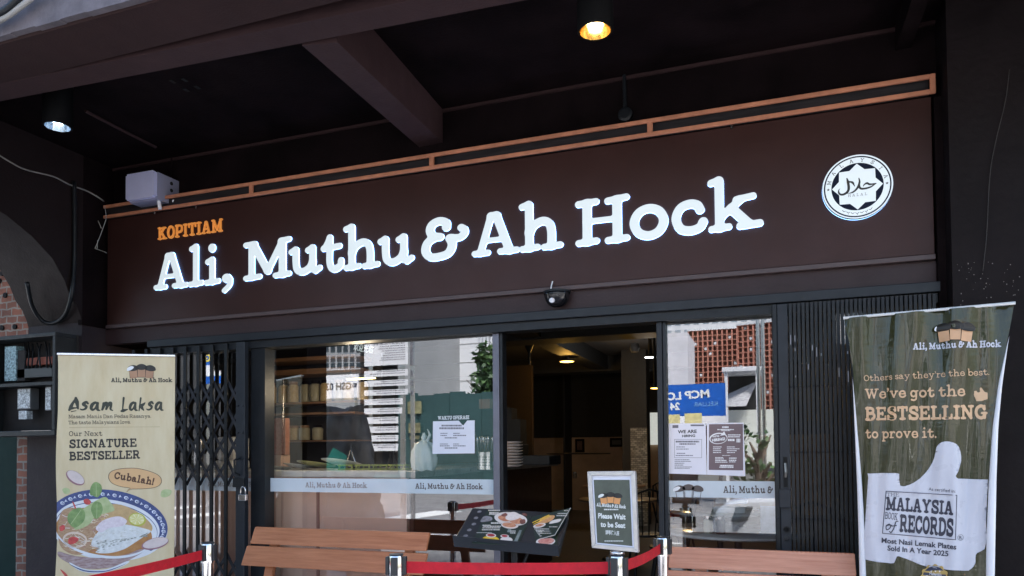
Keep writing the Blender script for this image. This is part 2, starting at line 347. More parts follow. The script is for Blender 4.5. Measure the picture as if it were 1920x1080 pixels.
# ------------------------------------------------------------------ palette
BROWN = mat('brown_paint', (.035, .018, .018), .6, spec=.2, var=.18, vscale=3, bump=.15, bscale=90)
BROWND = mat('dark_and_shaded_brown', (.0075, .0045, .005), .7, spec=.05, var=.55, vscale=2.2, bump=.2, bscale=60)  # brown darkened; on ceiling and upper wall the shade is in the colour
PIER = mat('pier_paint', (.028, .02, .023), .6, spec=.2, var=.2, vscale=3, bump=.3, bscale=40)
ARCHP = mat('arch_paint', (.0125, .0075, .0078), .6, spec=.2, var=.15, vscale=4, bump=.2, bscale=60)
GREYB = mat('weathered_beam', (.12, .105, .12), .8, var=.35, vscale=5, bump=.6, bscale=30)
BLACK = mat('black_metal', (.009, .0105, .013), .42, spec=.3, var=.25, vscale=14, bump=.08)
ALU = mat('dark_aluminium', (.013, .0155, .02), .4, spec=.3, metal=0, var=.2)
SILVALU = mat('grey_aluminium', (.13, .13, .16), .4, metal=.5, var=.15)
COPPER = mat('copper_paint', (.47, .185, .1), .5, var=.22, vscale=9, bump=.05)
WHITEP = mat('white_print', (.8, .8, .82), .5, var=.03)
STEEL = mat('brushed_steel', (.62, .6, .6), .22, metal=1, var=.08, vscale=30, stretch=(1, 1, .05))
INK = mat('black_ink', (.02, .018, .016), .5, var=.1)
# ------------------------------------------------------------------ ground
def sheet(name, x0, y0, x1, y1, z, m, rx=1):
    return struct(MB().quad((x0, y0, z), (x1, y0, z), (x1, y1, z), (x0, y1, z)).build(name, m))
ASPH = mat('asphalt', (.2, .195, .195), .9, var=.35, vscale=2.5, bump=.5, bscale=220)
sheet('ground', -400, -400, 400, 400, -.19, mat('ground_soil', (.12, .12, .11), .9))
sheet('road', -60, -26, 60, -2.35, -.15, ASPH)
TILE = mat('floor_tile', (.58, .56, .54), .45, var=.3, vscale=8, bump=.2, bscale=40)  # floor out of view; tile lightened to bounce light up the front
struct(MB().box((-30, -2.3, -.18), (30, .06, 0)).build('walkway_floor', TILE))
struct(MB().box((-30, -2.42, -.18), (30, -2.302, -.012)).build('kerb', mat('kerb_concrete', (.3, .29, .28), .85, var=.25, bump=.3)))
lm = MB()
for i in range(9): lm.quad((-16+i*2.6, -12.5, -.146), (-15.2+i*2.6, -12.5, -.146), (-15.9+i*2.6, -7.9, -.146), (-16.7+i*2.6, -7.9, -.146))
lm.quad((-40, -7.7, -.146), (30, -7.7, -.146), (30, -7.55, -.146), (-40, -7.55, -.146))
struct(lm.build('road_marking', mat('road_paint', (.75, .75, .73), .7, var=.2, vscale=12)))
# ------------------------------------------------------------------ the shophouse
shop = thing('shophouse', 'dark brown painted shophouse front with covered walkway and beams above the glowing sign', 'building')
P = wparts(shop)
LX, RX = -5.1, .9
mb = MB(); mb.box((LX, .1, 2.3), (RX, .3, 3.78)); P(mb, 'front_wall', BROWND)
P(MB().box((-6.9, -1.95, 3.78), (3.2, .1, 3.95)), 'walkway_ceiling', BROWND)
# joint bead between ceiling and wall
P(MB().box((LX, .085, 3.755), (RX, .1, 3.775)), 'ceiling_bead', BROWN)
cu0, cu1 = Vector((-3.131, -1.544)), Vector((-1.893, -1.485)); cl0, cl1 = Vector((-4.252, -1.445)), Vector((-1.03, -1.284))
def ext(a, b, x): t = (x-a.x)/(b.x-a.x); return a.y+(b.y-a.y)*t
x0, x1 = -6.9, 3.2
A = [(x0, ext(cu0, cu1, x0), 3.5), (x1, ext(cu0, cu1, x1), 3.5), (x1, ext(cl0, cl1, x1), 3.5), (x0, ext(cl0, cl1, x0), 3.5)]
P(MB().hexa(A, [(a, b, 3.779) for a, b, c in A]), 'inner_beam', mat('lit_beam', (.045, .0245, .026), .6, spec=.2, var=.15, vscale=3, bump=.15, bscale=70))  # lighter brown copy; light on these beams is put into the colour
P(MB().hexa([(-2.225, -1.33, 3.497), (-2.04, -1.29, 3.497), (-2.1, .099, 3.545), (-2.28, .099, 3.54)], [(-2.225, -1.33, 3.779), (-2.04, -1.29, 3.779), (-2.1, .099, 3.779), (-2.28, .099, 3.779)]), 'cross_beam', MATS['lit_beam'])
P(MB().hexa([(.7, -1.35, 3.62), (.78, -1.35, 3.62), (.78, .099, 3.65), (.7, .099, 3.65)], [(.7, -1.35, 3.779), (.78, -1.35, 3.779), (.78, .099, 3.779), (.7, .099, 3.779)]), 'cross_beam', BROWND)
P(MB().box((-6.9, -1.862, 3.502), (3.2, -1.575, 3.778)), 'edge_beam', BROWN)
mb = MB(); nx = 60
for i in range(nx):                    # weathered street face of the edge beam
    xa, xb = -6.9+10.1*i/nx, -6.9+10.1*(i+1)/nx
    mb.box((xa, -1.9, 3.512+random.uniform(0, .006)), (xb, -1.864, 4.35))
P(mb, 'weathered_fascia', GREYB)
P(MB().box((-6.9, -1.9, 4.352), (3.2, 9, 5.6)), 'upper_storey', mat('upper_render', (.32, .3, .28), .85, var=.2))  # out of view; blocks the sky, kept low to shorten its shadow
# holes left in the ceiling by removed fittings
for x, y in ((324, 153), (346, 150), (349, 169), (370, 164)):
    mb = MB(); p = atZ(x, y, 3.778); mb.box(p-Vector((.012, .02, .002)), p+Vector((.012, .02, .001)))
    P(mb, 'bolt_hole', mat('hole_black', (.003, .003, .003), .9))
P(MB().tube([atZ(160, 208, 3.765), atZ(225, 242, 3.765), atZ(292, 276, 3.765)], .011, 8), 'ceiling_conduit', BROWN)
# left: pier with the passage arch, neighbour brick behind
PY = -.184; FX = -5.69
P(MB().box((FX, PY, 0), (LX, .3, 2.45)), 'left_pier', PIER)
arc = [(PY, 2.45), (-.2, 2.5), (-.235, 2.575), (-.297, 2.65), (-.339, 2.749), (-.442, 2.897), (-.604, 3.019), (-.8, 3.12), (-1.02, 3.17), (-1.24, 3.12), (-1.44, 3.02), (-1.6, 2.9), (-1.7, 2.72), (-1.74, 2.45), (-1.75, 2.3)]
near = [(LX, y, z) for y, z in arc]; far = [(FX, y, z) for y, z in arc]
mb = MB(); n = len(arc)
mb.add(near+far, [(i, i+1, n+i+1, n+i) for i in range(n-1)])
up0 = [(LX, y, 3.779) for y, z in arc]; up1 = [(FX, y, 3.779) for y, z in arc]
mb.add(near+up0, [(i, n+i, n+i+1, i+1) for i in range(n-1)]); mb.add(far+up1, [(i, i+1, n+i+1, n+i) for i in range(n-1)])
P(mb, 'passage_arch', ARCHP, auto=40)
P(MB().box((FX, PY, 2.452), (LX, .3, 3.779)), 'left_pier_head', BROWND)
P(MB().box((LX-.03, PY-.012, 2.43), (LX+.012, .1, 2.47)), 'impost', BROWND)
P(MB().box((-5.75, -2.28, 0), (-4.62, -1.92, 3.5)), 'street_column', BROWND)
P(MB().box((-6.9, -2.28, 3.5), (-4.62, -1.92, 3.52)), 'column_cap', BROWND)
# right pier
P(MB().box((RX, -.15, 0), (3.2, .3, 3.779)), 'right_pier', mat('right_pier_paint', (.0075, .005, .0055), .6, spec=.12, var=.3, vscale=3, bump=.35, bscale=25))
P(MB().box((.862, -.02, 0), (RX, .1, 3.3)), 'pier_trim', BROWND)
mb = MB()                              # flecks of white where old notices were pulled off the pier
for i in range(46):
    x, y = random.uniform(1795, 1915), random.uniform(505, 575) + random.random()**2*40-20
    p = at(x, y, -.1515); s = random.uniform(.0008, .002); mb.box(p-Vector((s, .001, s)), p+Vector((s, .0003, s*random.uniform(.6, 2))))
P(mb, 'paint_fleck', mat('fleck', (.22, .19, .18), .8))
# rooms: dark dining room behind the glass
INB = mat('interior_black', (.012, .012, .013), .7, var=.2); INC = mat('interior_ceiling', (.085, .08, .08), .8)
FL = mat('interior_floor', (.1, .095, .09), .35, var=.35, vscale=18, bump=.1)
P(MB().box((-9, .061, -.1), (1.2, 14.2, .004)), 'interior_floor', FL)
P(MB().box((-9, .3, 3.25), (1.2, 14.2, 3.4)), 'interior_ceiling', INC)
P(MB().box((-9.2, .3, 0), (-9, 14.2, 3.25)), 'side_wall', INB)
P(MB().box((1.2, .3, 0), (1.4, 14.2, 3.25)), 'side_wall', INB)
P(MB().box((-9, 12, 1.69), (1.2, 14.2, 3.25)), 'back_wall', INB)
P(MB().box((-9, 12.03, 0), (1.2, 14.2, 1.688)), 'wainscot', mat('tan_wainscot', (.42, .29, .19), .6, var=.15, vscale=3))
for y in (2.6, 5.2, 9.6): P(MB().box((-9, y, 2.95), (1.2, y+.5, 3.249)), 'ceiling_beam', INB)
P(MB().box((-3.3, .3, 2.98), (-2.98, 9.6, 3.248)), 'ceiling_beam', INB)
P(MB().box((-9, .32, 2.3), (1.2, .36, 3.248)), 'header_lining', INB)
# pillar with mosaic at the back right of the opening
mb = MB(); mb.box((-2.6, 9, 0), (-2.14, 9.4, 3.249)); P(mb, 'room_pillar', mat('room_pillar_paint', (.03, .03, .031), .7))
mo = mat('mosaic', (.45, .42, .36), .3, var=.5, vscale=30)
N_, L_, B_ = nodes(mo); bk = N_.new('ShaderNodeTexBrick'); tcn = [q for q in N_ if q.type == 'TEX_COORD'][0]; mpx = N_.new('ShaderNodeMapping'); mpx.inputs['Rotation'].default_value = (R(90), 0, 0); L_.new(tcn.outputs['Object'], mpx.inputs[0]); L_.new(mpx.outputs[0], bk.inputs[0])
bk.inputs['Scale'].default_value = 7; bk.inputs['Color1'].default_value = (.55, .52, .45, 1); bk.inputs['Color2'].default_value = (.2, .19, .16, 1); bk.inputs['Mortar'].default_value = (.02, .02, .02, 1); bk.inputs['Bias'].default_value = .1
L_.new(bk.outputs[0], B_.inputs['Base Color'])
P(MB().box((-2.44, 8.985, 0), (-2.135, 8.999, 1.8)), 'mosaic_cladding', mo)
P(MB().box((-4.4, 11.4, .0), (-4.36, 11.99, 3.2)), 'partition', INB)
# yellow lit wall to the left of the opening
_a, _b = at(938, 740, 8), at(997, 740, 8)
P(MB().box((_a.x, 8, .005), (_b.x, 8.1, 2.94)), 'yellow_wall', mat('ochre_wall', (.035, .02, .005), .7))
# daylight at the far end
P(MB().box((-2.66, 11.94, 1.5), (-2.3, 11.999, 2.22)), 'rear_window', mat('rear_daylight', (.8, .8, .75), .5, emit=(.9, .95, .9), es=.16))
# neighbour's brick wall seen through the arch
def brick(name, scale=4.2, c1=(.34, .12, .07), c2=(.22, .09, .06), mo=(.3, .27, .23)):
    m = mat(name, (.3, .1, .06), .85, bump=.5, bscale=50); N, L, b = nodes(m); t = N.new('ShaderNodeTexBrick'); tc = [q for q in N if q.type == 'TEX_COORD'][0]
    mp = N.new('ShaderNodeMapping'); mp.inputs['Rotation'].default_value = (R(90), 0, 0); L.new(tc.outputs['Object'], mp.inputs[0])
    ds = N.new('ShaderNodeTexNoise'); ds.inputs['Scale'].default_value = 9; ad = N.new('ShaderNodeMixRGB'); ad.blend_type = 'LINEAR_LIGHT'; ad.inputs[0].default_value = .02
    L.new(tc.outputs['Object'], ds.inputs[0]); L.new(mp.outputs[0], ad.inputs[1]); L.new(ds.outputs['Color'], ad.inputs[2]); L.new(ad.outputs[0], t.inputs[0])
    t.inputs['Scale'].default_value = scale; t.inputs['Color1'].default_value = (*c1, 1); t.inputs['Color2'].default_value = (*c2, 1); t.inputs['Mortar'].default_value = (*mo, 1); t.inputs['Mortar Size'].default_value = .03; t.inputs['Brick Width'].default_value = .55; t.inputs['Row Height'].default_value = .27
    mx = N.new('ShaderNodeMixRGB'); mx.blend_type = 'MULTIPLY'; mx.inputs[0].default_value = .5; rp = [q for q in N if q.type == 'VALTORGB'][0]
    rp.color_ramp.elements[0].color = (.25, .22, .2, 1); rp.color_ramp.elements[1].color = (1, 1, 1, 1)
    L.new(t.outputs[0], mx.inputs[1]); L.new(rp.outputs[0], mx.inputs[2]); L.new(mx.outputs[0], b.inputs['Base Color']); return m
nb = thing('brick_house', 'neighbouring unpainted red brick shop wall seen through the passage arch', 'building', (-6.5, .1, 0)); NP = wparts(nb)
BR = brick('old_brick')
mb = MB(); mb.box((-8.6, .12, 2.05), (-5.692, .5, 3.7)); NP(mb, 'wall', BR)
mb = MB(); mb.box((-5.92, -.1, 0), (-5.7, .115, 2.2)); NP(mb, 'brick_edge', BR)
mb = MB()
for x, y in ((5, 513), (11, 554), (32, 554), (5, 615), (29, 613), (37, 509), (0, 527)):
    p = at(x, y, .12); mb.lathe([(.022, 0), (.024, .012), (.0, .013)], p, 10, Matrix.Rotation(R(90), 4, 'X'))
NP(mb, 'weep_hole', MATS['hole_black'])
gp = MB(); gp.box((-8.6, .14, 0), (-5.93, .17, 2.04)); NP(gp, 'shop_window', mat('green_window', (.012, .03, .026), .6, spec=.06))
NP(MB().box((-6.12, .12, .95), (-6.0, .135, 1.1)), 'window_sticker', mat('sticker', (.3, .4, .36), .4))
# ------------------------------------------------------------------ sign
SF = Fr((0, 0, 0), (1, 0, 0), (0, 0, 1))     # facade plane: u = X, v = Z, n toward the street
sign = thing('shop_sign', 'wide dark brown shop sign with glowing white slab letters over the entrance', 'sign', fr=SF)
SIGNP = mat('sign_panel_paint', (.031, .0125, .0105), .4, spec=.35, rvar=.1, var=.2, vscale=2, bump=.05, bscale=120)
nodes(SIGNP)[2].inputs['Specular Tint'].default_value = (1, .78, .76, 1)
MB().box((-5.05, 2.455, -.099), (.852, 3.315, 0)).build('panel', SIGNP, sign, bevel=.003)
MB().box((-5.052, 2.425, -.099), (.854, 2.453, .012)).build('bottom_lip', mat('sign_lip', (.07, .045, .045), .5, var=.1), sign, bevel=.003)
LF = Fr((0, -.008, 0), (1, 0, 0), (0, 0, 1))
def LXf(x, y): return LF.uv(x, y)
WHITE_L = mat('lit_letter_face', (.3, .32, .33), .4, var=.02, emit=(.82, .94, 1), es=.2)
BLUE_L = mat('lit_letter_edge', (.4, .5, .7), .4, var=.02, emit=(.22, .42, 1), es=7)
SIDE_L = mat('letter_return', (.3, .34, .4), .4, var=.02, emit=(.2, .46, 1), es=3.4)
def sign_letter(ch, x0, x1, top, base, zb=2.688, g=.022, w=.1, name='letter'):
    loops, W = glyph(ch, w, g); ul = LXf(x0, base)[0]; ur = LXf(x1, base)[0]; return loops, W, ul, ur
LET = [('A', 288, 352.6), ('l', 351.9, 381.8), ('i', 381.9, 413.2), (',', 416, 436), ('M', 456, 546.5), ('u', 541, 604), ('t', 601.4, 645), ('h', 643.6, 712.5), ('u', 708, 777), ('&', 790, 879),
       ('A', 884.4, 974.8), ('h', 973.3, 1056.6), ('H', 1079, 1182), ('o', 1181, 1254), ('c', 1259.7, 1328), ('k', 1328, 1432.5)]
for ch, xa, xb in LET:
    base_y = 545 + (xa-300)*(443-545)/(1380-300)
    loops, W = glyph(ch, .092, .015); ua, ub = LXf(xa, base_y)[0], LXf(xb, base_y)[0]
    H = .287; z0 = 2.696
    sc = (ub-ua)/W
    pl = [[(ua+x*sc, z0+y*H) for x, y in l] for l in loops]
    fm = MB(); gs = split_glyph(pl)
    for gp in gs: fm.fill(gp, .0095)
    fm.cur = 1
    for gp in gs:
        fm.cur = 1; fm.fill(gp, .0015)
        fm.cur = 2
        for l in gp:
            nn = len(l); A_ = sum(a[0]*b[1]-b[0]*a[1] for a, b in zip(l, l[1:]+l[:1]))
            fm.add([(x, y, .0015) for x, y in l]+[(x, y, .0094) for x, y in l], [(i, (i+1) % nn, nn+(i+1) % nn, nn+i) for i in range(nn)])
    o = fm.build('letter', [WHITE_L, BLUE_L, SIDE_L], sign)
ORANGE = mat('orange_letter', (.75, .26, .06), .45, var=.1, emit=(1, .36, .06), es=.09)
a, b = LXf(296, 450), LXf(417, 434)
gl, W = slab_text('KOPITIAM', .092, .03, gap=.07); mb = MB(); s = (b[0]-a[0])/W
for loops in gl:
    for gp in split_glyph(loops): mb.slab([[(a[0]+x*s, a[1]+y*.098) for x, y in l] for l in gp], .001, .012)
mb.build('tagline', ORANGE, sign)
# round emblem on the sign
hc = LXf(1606.5, 352.5); hr = .178
EW = mat('emblem_white', (.5, .53, .56), .4, var=.03, emit=(.8, .92, 1), es=.16); EN = mat('emblem_navy', (.006, .01, .026), .5, spec=.15)
def ring(r0, r1, h, m, name, n=72):
    mb = MB(); mb.slab([ell(*hc, r1, r1, n=n)] + ([ell(*hc, r0, r0, n=n)] if r0 else []), .002, h); return mb.build(name, m, sign)
EG = mat('emblem_edge', (.3, .4, .6), .4, emit=(.25, .5, 1), es=1.6)
emb = ring(0, hr, .03, [EN], 'emblem')
def sub(mb, name, m): return mb.build(name, m, emb)
mb = MB(); mb.fill([ell(*hc, hr, hr, n=72), ell(*hc, hr*.957, hr*.957, n=72)], .0312); mb.fill([ell(*hc, hr*.915, hr*.915, n=72), ell(*hc, hr*.74, hr*.74, n=72)], .0312); sub(mb, 'white_ring', EW)
st = []
for k in range(16):
    r_ = hr*(.72 if k % 2 == 0 else .56); t = math.pi/2+k*math.pi/8; st.append((hc[0]+r_*math.cos(t), hc[1]+r_*math.sin(t)))
mb = MB(); mb.fill([st], .0312); sub(mb, 'star', EW)
mb = MB()
for k, ch in enumerate('MALAYSIA'):
    t = R(165-k*(150/7)); loops, W = glyph(ch, .07, .06); s = hr*.11
    for gp in split_glyph(loops):
        q = []
        for l in gp:
            o_ = []
            for x, y in l:
                lx, ly = (x-W/2)*s, (y-.5)*s; rr = hr*.83
                o_.append((hc[0]+rr*math.cos(t)+lx*math.sin(t)+ly*math.cos(t), hc[1]+rr*math.sin(t)-lx*math.cos(t)+ly*math.sin(t)))
            q.append(o_)
        mb.fill(q, .0322)
for sx in (-1, 1):
    p5 = [(hc[0]+sx*hr*.83+hr*.05*(1 if k % 2 == 0 else .4)*math.sin(k*math.pi/5), hc[1]-.0+hr*.05*(1 if k % 2 == 0 else .4)*math.cos(k*math.pi/5)) for k in range(10)]; mb.fill([p5], .0322)
put_text(mb, None, 'HALAL', (hc[0]-hr*.27, hc[1]-hr*.3), (hc[0]+hr*.27, hc[1]-hr*.3), hr*.085, w=.055, depth=.0322, gap=.5)
# Arabic calligraphy, traced as strokes: pixels of the enlarged emblem (665, 560) = centre, 495 = radius
ar = [([(522, 415), (535, 470), (545, 560), (530, 620), (480, 655), (430, 655), (402, 620), (405, 580), (425, 560)], [.018, .036, .038, .036, .034, .03, .026, .012, .004]),
      ([(555, 470), (600, 490), (630, 555)], [.02, .034, .008]), ([(690, 432), (697, 500), (660, 590), (600, 640), (530, 652)], [.014, .028, .03, .024, .006]),
      ([(690, 520), (705, 590), (760, 605), (850, 590), (925, 545)], [.02, .032, .03, .024, .012]), ([(925, 545), (840, 548), (800, 525), (760, 545), (745, 575)], [.014, .03, .03, .018, .005])]
st = [(catmull([((x-665)/495*hr+hc[0], (560-y)/495*hr+hc[1]-.0) for x, y in p], 6), np.interp(np.linspace(0, 1, (len(p)-1)*6+1), np.linspace(0, 1, len(p)), r)*hr) for p, r in ar]
for gp in split_glyph(strokes_sdf(st, .003, .003)): mb.fill(gp, .0322)
for k in range(7):                     # small script along the foot of the ring
    t = R(242+k*9); cx, cy = hc[0]+hr*.83*math.cos(t), hc[1]+hr*.83*math.sin(t); dx, dy = -math.sin(t), math.cos(t); s = hr*.05
    stt = [(catmull([(cx-dx*s, cy-dy*s+.3*s), (cx, cy-s*.25), (cx+dx*s*.9, cy+dy*s*.9+.4*s)], 4), np.full(9, s*.16))]
    if k % 2: stt.append((np.array([(cx, cy-s*.9), (cx+.001, cy-s*.9)]), np.full(2, s*.2)))
    for gp in split_glyph(strokes_sdf(stt, s*.15, .0005)): mb.fill(gp, .0322)
sub(mb, 'emblem_lettering', INK)
mb = MB(); e1 = ell(*hc, hr*1.004, hr*1.004, n=72); mb.add([(x, y, .004) for x, y in e1]+[(x, y, .012) for x, y in e1], [(i, (i+1) % 72, 72+(i+1) % 72, 72+i) for i in range(72)]); sub(mb, 'lit_edge', EG)
# fascia strip and header under the sign
P(MB().box((LX, .03, 2.302), (.862, .099, 2.424)), 'fascia_strip', mat('fascia_paint', (.034, .018, .019), .5, spec=.3, var=.15, vscale=3, bump=.1))
# copper tube frame along the top of the sign
cf = thing('copper_frame', 'long copper coloured tube frame running along the top edge of the sign', 'frame', (-2.1, -.05, 3.36)); CP = wparts(cf)
for z in (3.325, 3.408): CP(MB().box((-5.05, -.044, z-.012), (.84, -.026, z+.012)), 'rail', COPPER, bevel=.003)
for x in (-3.6, -2.12, -.656): CP(MB().box((x-.016, -.042, 3.3375), (x+.016, -.028, 3.3955)), 'divider', COPPER)
CP(MB().box((.8405, -.044, 3.313), (.868, -.026, 3.42)), 'end_post', COPPER, bevel=.003)
mb = MB(); mb.box((-5.05, -.005, 3.318), (.84, .0, 3.42))
CP(mb, 'backing', mat('slot_backing', (.008, .007, .008), .45, spec=.3, col2=(.03, .026, .028), vscale=3, stretch=(1.2, 1, 22)))  # pale streaks in the colour stand in for highlights between the rails
for x, y in ((1372, 238), (290, 399), (367, 389)):
    p = at(x, y, -.04); CP(MB().lathe([(.008, -.012), (.008, .006), (.004, .01)], p, 10), 'screw', STEEL)
# ------------------------------------------------------------------ glazed front
GY = .085
def glass_mat(name='shop_glass', tint=(.98, 1, 1)):
    m = bpy.data.materials.new(name); m.use_nodes = True; t = m.node_tree; N = t.nodes; L = t.links; N.clear()
    out = N.new('ShaderNodeOutputMaterial'); mx = N.new('ShaderNodeMixShader'); tr = N.new('ShaderNodeBsdfTransparent'); gl = N.new('ShaderNodeBsdfGlossy')
    fr = N.new('ShaderNodeFresnel'); fr.inputs[0].default_value = 1.6; mr = N.new('ShaderNodeMath'); mr.operation = 'MULTIPLY_ADD'; mr.inputs[1].default_value = 2.0; mr.inputs[2].default_value = .1
    tr.inputs[0].default_value = (*tint, 1); gl.inputs['Roughness'].default_value = .0; gl.inputs[0].default_value = (.95, .97, 1, 1)
    tc = N.new('ShaderNodeTexCoord'); nz = N.new('ShaderNodeTexNoise'); nz.inputs['Scale'].default_value = 1.1; nz.inputs['Detail'].default_value = 1; bp = N.new('ShaderNodeBump'); bp.inputs['Strength'].default_value = .006; bp.inputs['Distance'].default_value = .02
    L.new(tc.outputs['Object'], nz.inputs[0]); L.new(nz.outputs[0], bp.inputs['Height']); L.new(bp.outputs[0], gl.inputs['Normal'])
    L.new(fr.outputs[0], mr.inputs[0]); L.new(mr.outputs[0], mx.inputs[0]); L.new(tr.outputs[0], mx.inputs[1]); L.new(gl.outputs[0], mx.inputs[2]); L.new(mx.outputs[0], out.inputs[0]); return m
GLASS = glass_mat()
sf = thing('glass_shopfront', 'black framed glass shopfront with an open doorway in the middle', 'shopfront', (-2.2, GY, 0)); S = wparts(sf)
S(MB().box((-4.6, -.03, 2.245), (.87, .12, 2.3)), 'header_bar', ALU, bevel=.003)
S(MB().box((-4.6, .0, 2.19), (.87, .12, 2.243)), 'door_track', BLACK)
S(MB().box((-3.645, .02, 0), (-3.52, .13, 2.188)), 'frame_post', BLACK)
S(MB().box((-1.722, .04, 0), (-1.676, .13, 2.188)), 'mullion', SILVALU, bevel=.004)
S(MB().box((-1.674, .05, 0), (-1.655, .13, 2.188)), 'mullion', BLACK)
S(MB().box((-.645, .03, 0), (-.612, .13, 2.188)), 'mullion', ALU, bevel=.003)
S(MB().box((-.61, .04, 0), (-.59, .13, 2.188)), 'mullion', ALU, bevel=.003)
S(MB().box((.02, .04, 0), (.05, .13, 2.188)), 'mullion', BLACK)
def pane(x0, x1, z0=.02, z1=2.187):
    return S(MB().quad((x0, GY, z0), (x1, GY, z0), (x1, GY, z1), (x0, GY, z1)), 'pane', GLASS)
pane(-3.519, -1.723); pane(-.589, .019); pane(-5.09, -3.646); pane(.051, .85)
# frosted band with the shop's name
FROST = mat('frosted_film', (.74, .82, .88), .55, var=.08, vscale=3)
N_, L_, B_ = nodes(FROST); B_.inputs['Alpha'].default_value = .72
FROSTINK = mat('film_ink', (.09, .07, .065), .5); FROSTGHOST = mat('film_ink_faded', (.26, .22, .21), .5, var=.4, vscale=30)
GF = Fr((0, GY, 0), (1, 0, 0), (0, 0, 1))
def gquad(mb, x0, z0, x1, z1, y): mb.quad((x0, y, z0), (x1, y, z0), (x1, y, z1), (x0, y, z1)); return mb
for a, b in ((-3.519, -1.723), (-.589, .019), (-5.09, -3.646)): S(gquad(MB(), a, 1.122, b, 1.222, GY-.002), 'frosted_band', FROST)
def gtext(s, x0, x1, z, h, m, name='lettering', y=GY-.0035, **k):
    mb = MB(); put_text(mb, None, s, (x0, z), (x1, z), h, depth=0, **k); mb.v = [(x, y, zz) for x, zz, _ in mb.v]; S(mb, name, m)
NAME = 'Ali, Muthu & Ah Hock'
def gx(x, y=910): return at(x, y, GY).x
gtext(NAME, gx(779), gx(906), 1.156, .036, FROSTINK); gtext(NAME, gx(573), gx(689), 1.156, .036, FROSTGHOST); gtext(NAME, gx(390), gx(492), 1.156, .036, FROSTGHOST)
gtext('Ali, Muthu &', gx(1356), gx(1449), 1.152, .04, FROSTINK)
gtext('WAKTU OPERASI', gx(822), gx(881), at(822, 787, GY).z, .024, WHITEP)
# three bread slices with dark caps, plain outline drawing
TOASTY = mat('toast', (.62, .33, .16), .6, var=.1); TOASTC = mat('toast_cap', (.02, .017, .016), .6)
def toast_logo(F, px, py, wpx, depth, parent, fn=None, line=False, ink=INK, bread=TOASTY, white=WHITEP, name='bread_emblem'):
    """px,py = middle of the drawing (pixels), wpx its width; slices, caps and rims stacked on thin layers"""
    s = wpx/100.; m1, m2, m3 = MB(), MB(), MB()
    def q(pts): return [F.uv(px+x*s, py+y*s) for x, y in pts]
    for k, (cx, rot) in enumerate(((-28, -.12), (0, 0), (28, .12))):
        def rt(pts): return [(cx+x*math.cos(rot)-y*math.sin(rot), (abs(k-1)*4)+x*math.sin(rot)+y*math.cos(rot)) for x, y in pts]
        body = rt([(-13.2, -6), (13.2, -6), (12.4, 20), (-12.4, 20)])
        if line:
            m1.fill([q(body), q([(cx+(x-cx)*.86, 7+(y-7)*.86) for x, y in body])], depth, fn)
        else: m1.fill([q(body)], depth, fn)
        cap = rt(blob([(-18, -8), (-17, -18), (-6, -24), (6, -24), (17, -18), (18, -8), (0, -4)], 4))
        m2.fill([q(cap)], depth*1.35, fn)
        if k == 0: m3.fill([q(rt(blob([(-20, -8), (-18, -17), (-4, -22), (4, -17), (-6, -9)], 4)))], depth*1.6, fn)
    if not line:
        m4 = MB(); m4.fill([q([(-43, -10), (43, -10), (40, 24), (14, 21.5), (-14, 21.5), (-40, 24)])], depth*.8, fn)
    o = m1.build(name, ink if line else bread, parent); line or m4.build('outline', ink, o); m2.build('cap', ink, o); m3.build('headscarf', white, o); return o
def world_fr_root(): pass
tl = toast_logo(GF, 1291, 922, 58, .0035, sf, line=True, ink=FROSTINK, name='bread_emblem')
for o in [tl]+list(tl.children):       # GF coordinates -> world
    for v in o.data.vertices: u, vv, h = v.co; v.co = Vector((u, GY-h, vv))-(Vector(sf.location) )
# ------------------------------------------------------------------ notices taped to the glass
PAPER = mat('paper', (.74, .73, .8), .7, var=.04, vscale=4)
def notice(label, outline, bl, br, cat='notice', y=GY-.004, m=PAPER, group=None, name='paper_notice'):
    F = Fr(at(*bl, y), at(*br, y)-at(*bl, y), (0, 0, 1)); r = thing(name, label, cat, fr=F, group=group)
    MB().slab([[F.uv(*c) for c in outline]], -.0006, .0006).build('sheet', m, r); return F, r
def bars(F, rows, depth=.0014, fn=None):        # lines of small print
    mb = MB()
    for x0, x1, y, h in rows:
        x = x0
        while x < x1-.6:
            w_ = random.uniform(1.0, 3.6); e = min(x1, x+w_); a = F.uv(x, y-h/2); b = F.uv(e, y-h/2); c = F.uv(e, y+h/2); d = F.uv(x, y+h/2)
            mb.fill([[d, c, b, a]], depth, fn); x = e+random.uniform(.35, .7)
    return mb
F, r = notice('white opening hours notice with torn top edge taped to the left glass', [(812, 790), (860, 788.7), (866, 796), (869, 797.5), (876, 788.5), (890, 788), (890, 850), (811, 851)], (811, 851), (890, 850), name='hours_notice')
GINK = mat('grey_print', (.16, .15, .17), .6)
mb = bars(F, [(828, 866, 798, 3), (824, 870, 803, 3.4), (826, 839, 812.5, 1.6), (850, 862, 812.5, 1.6), (826, 838, 816.5, 1.6), (850, 874, 816.5, 2), (834, 857, 821, 2), (825, 840, 832.5, 1.5), (850, 862, 832.5, 1.5), (825, 843, 836, 1.7), (850, 873, 836, 1.7), (834, 858, 840, 2)])
mb.build('print', GINK, r)
F, r = notice('white hiring notice with black heading taped left of the brown one on glass', [(1254, 794), (1323, 793.4), (1325, 890), (1254, 888)], (1254, 888), (1325, 890), name='hiring_notice')
mb = MB(); put_text(mb, F, 'WE ARE', (1271, 812.5), (1306.5, 811.5), 6, 'sans', depth=.0014, bold=.03); put_text(mb, F, 'HIRING', (1279, 819.8), (1303.5, 819), 4.6, 'sans', depth=.0014, bold=.03)
mb.build('heading', INK, r)
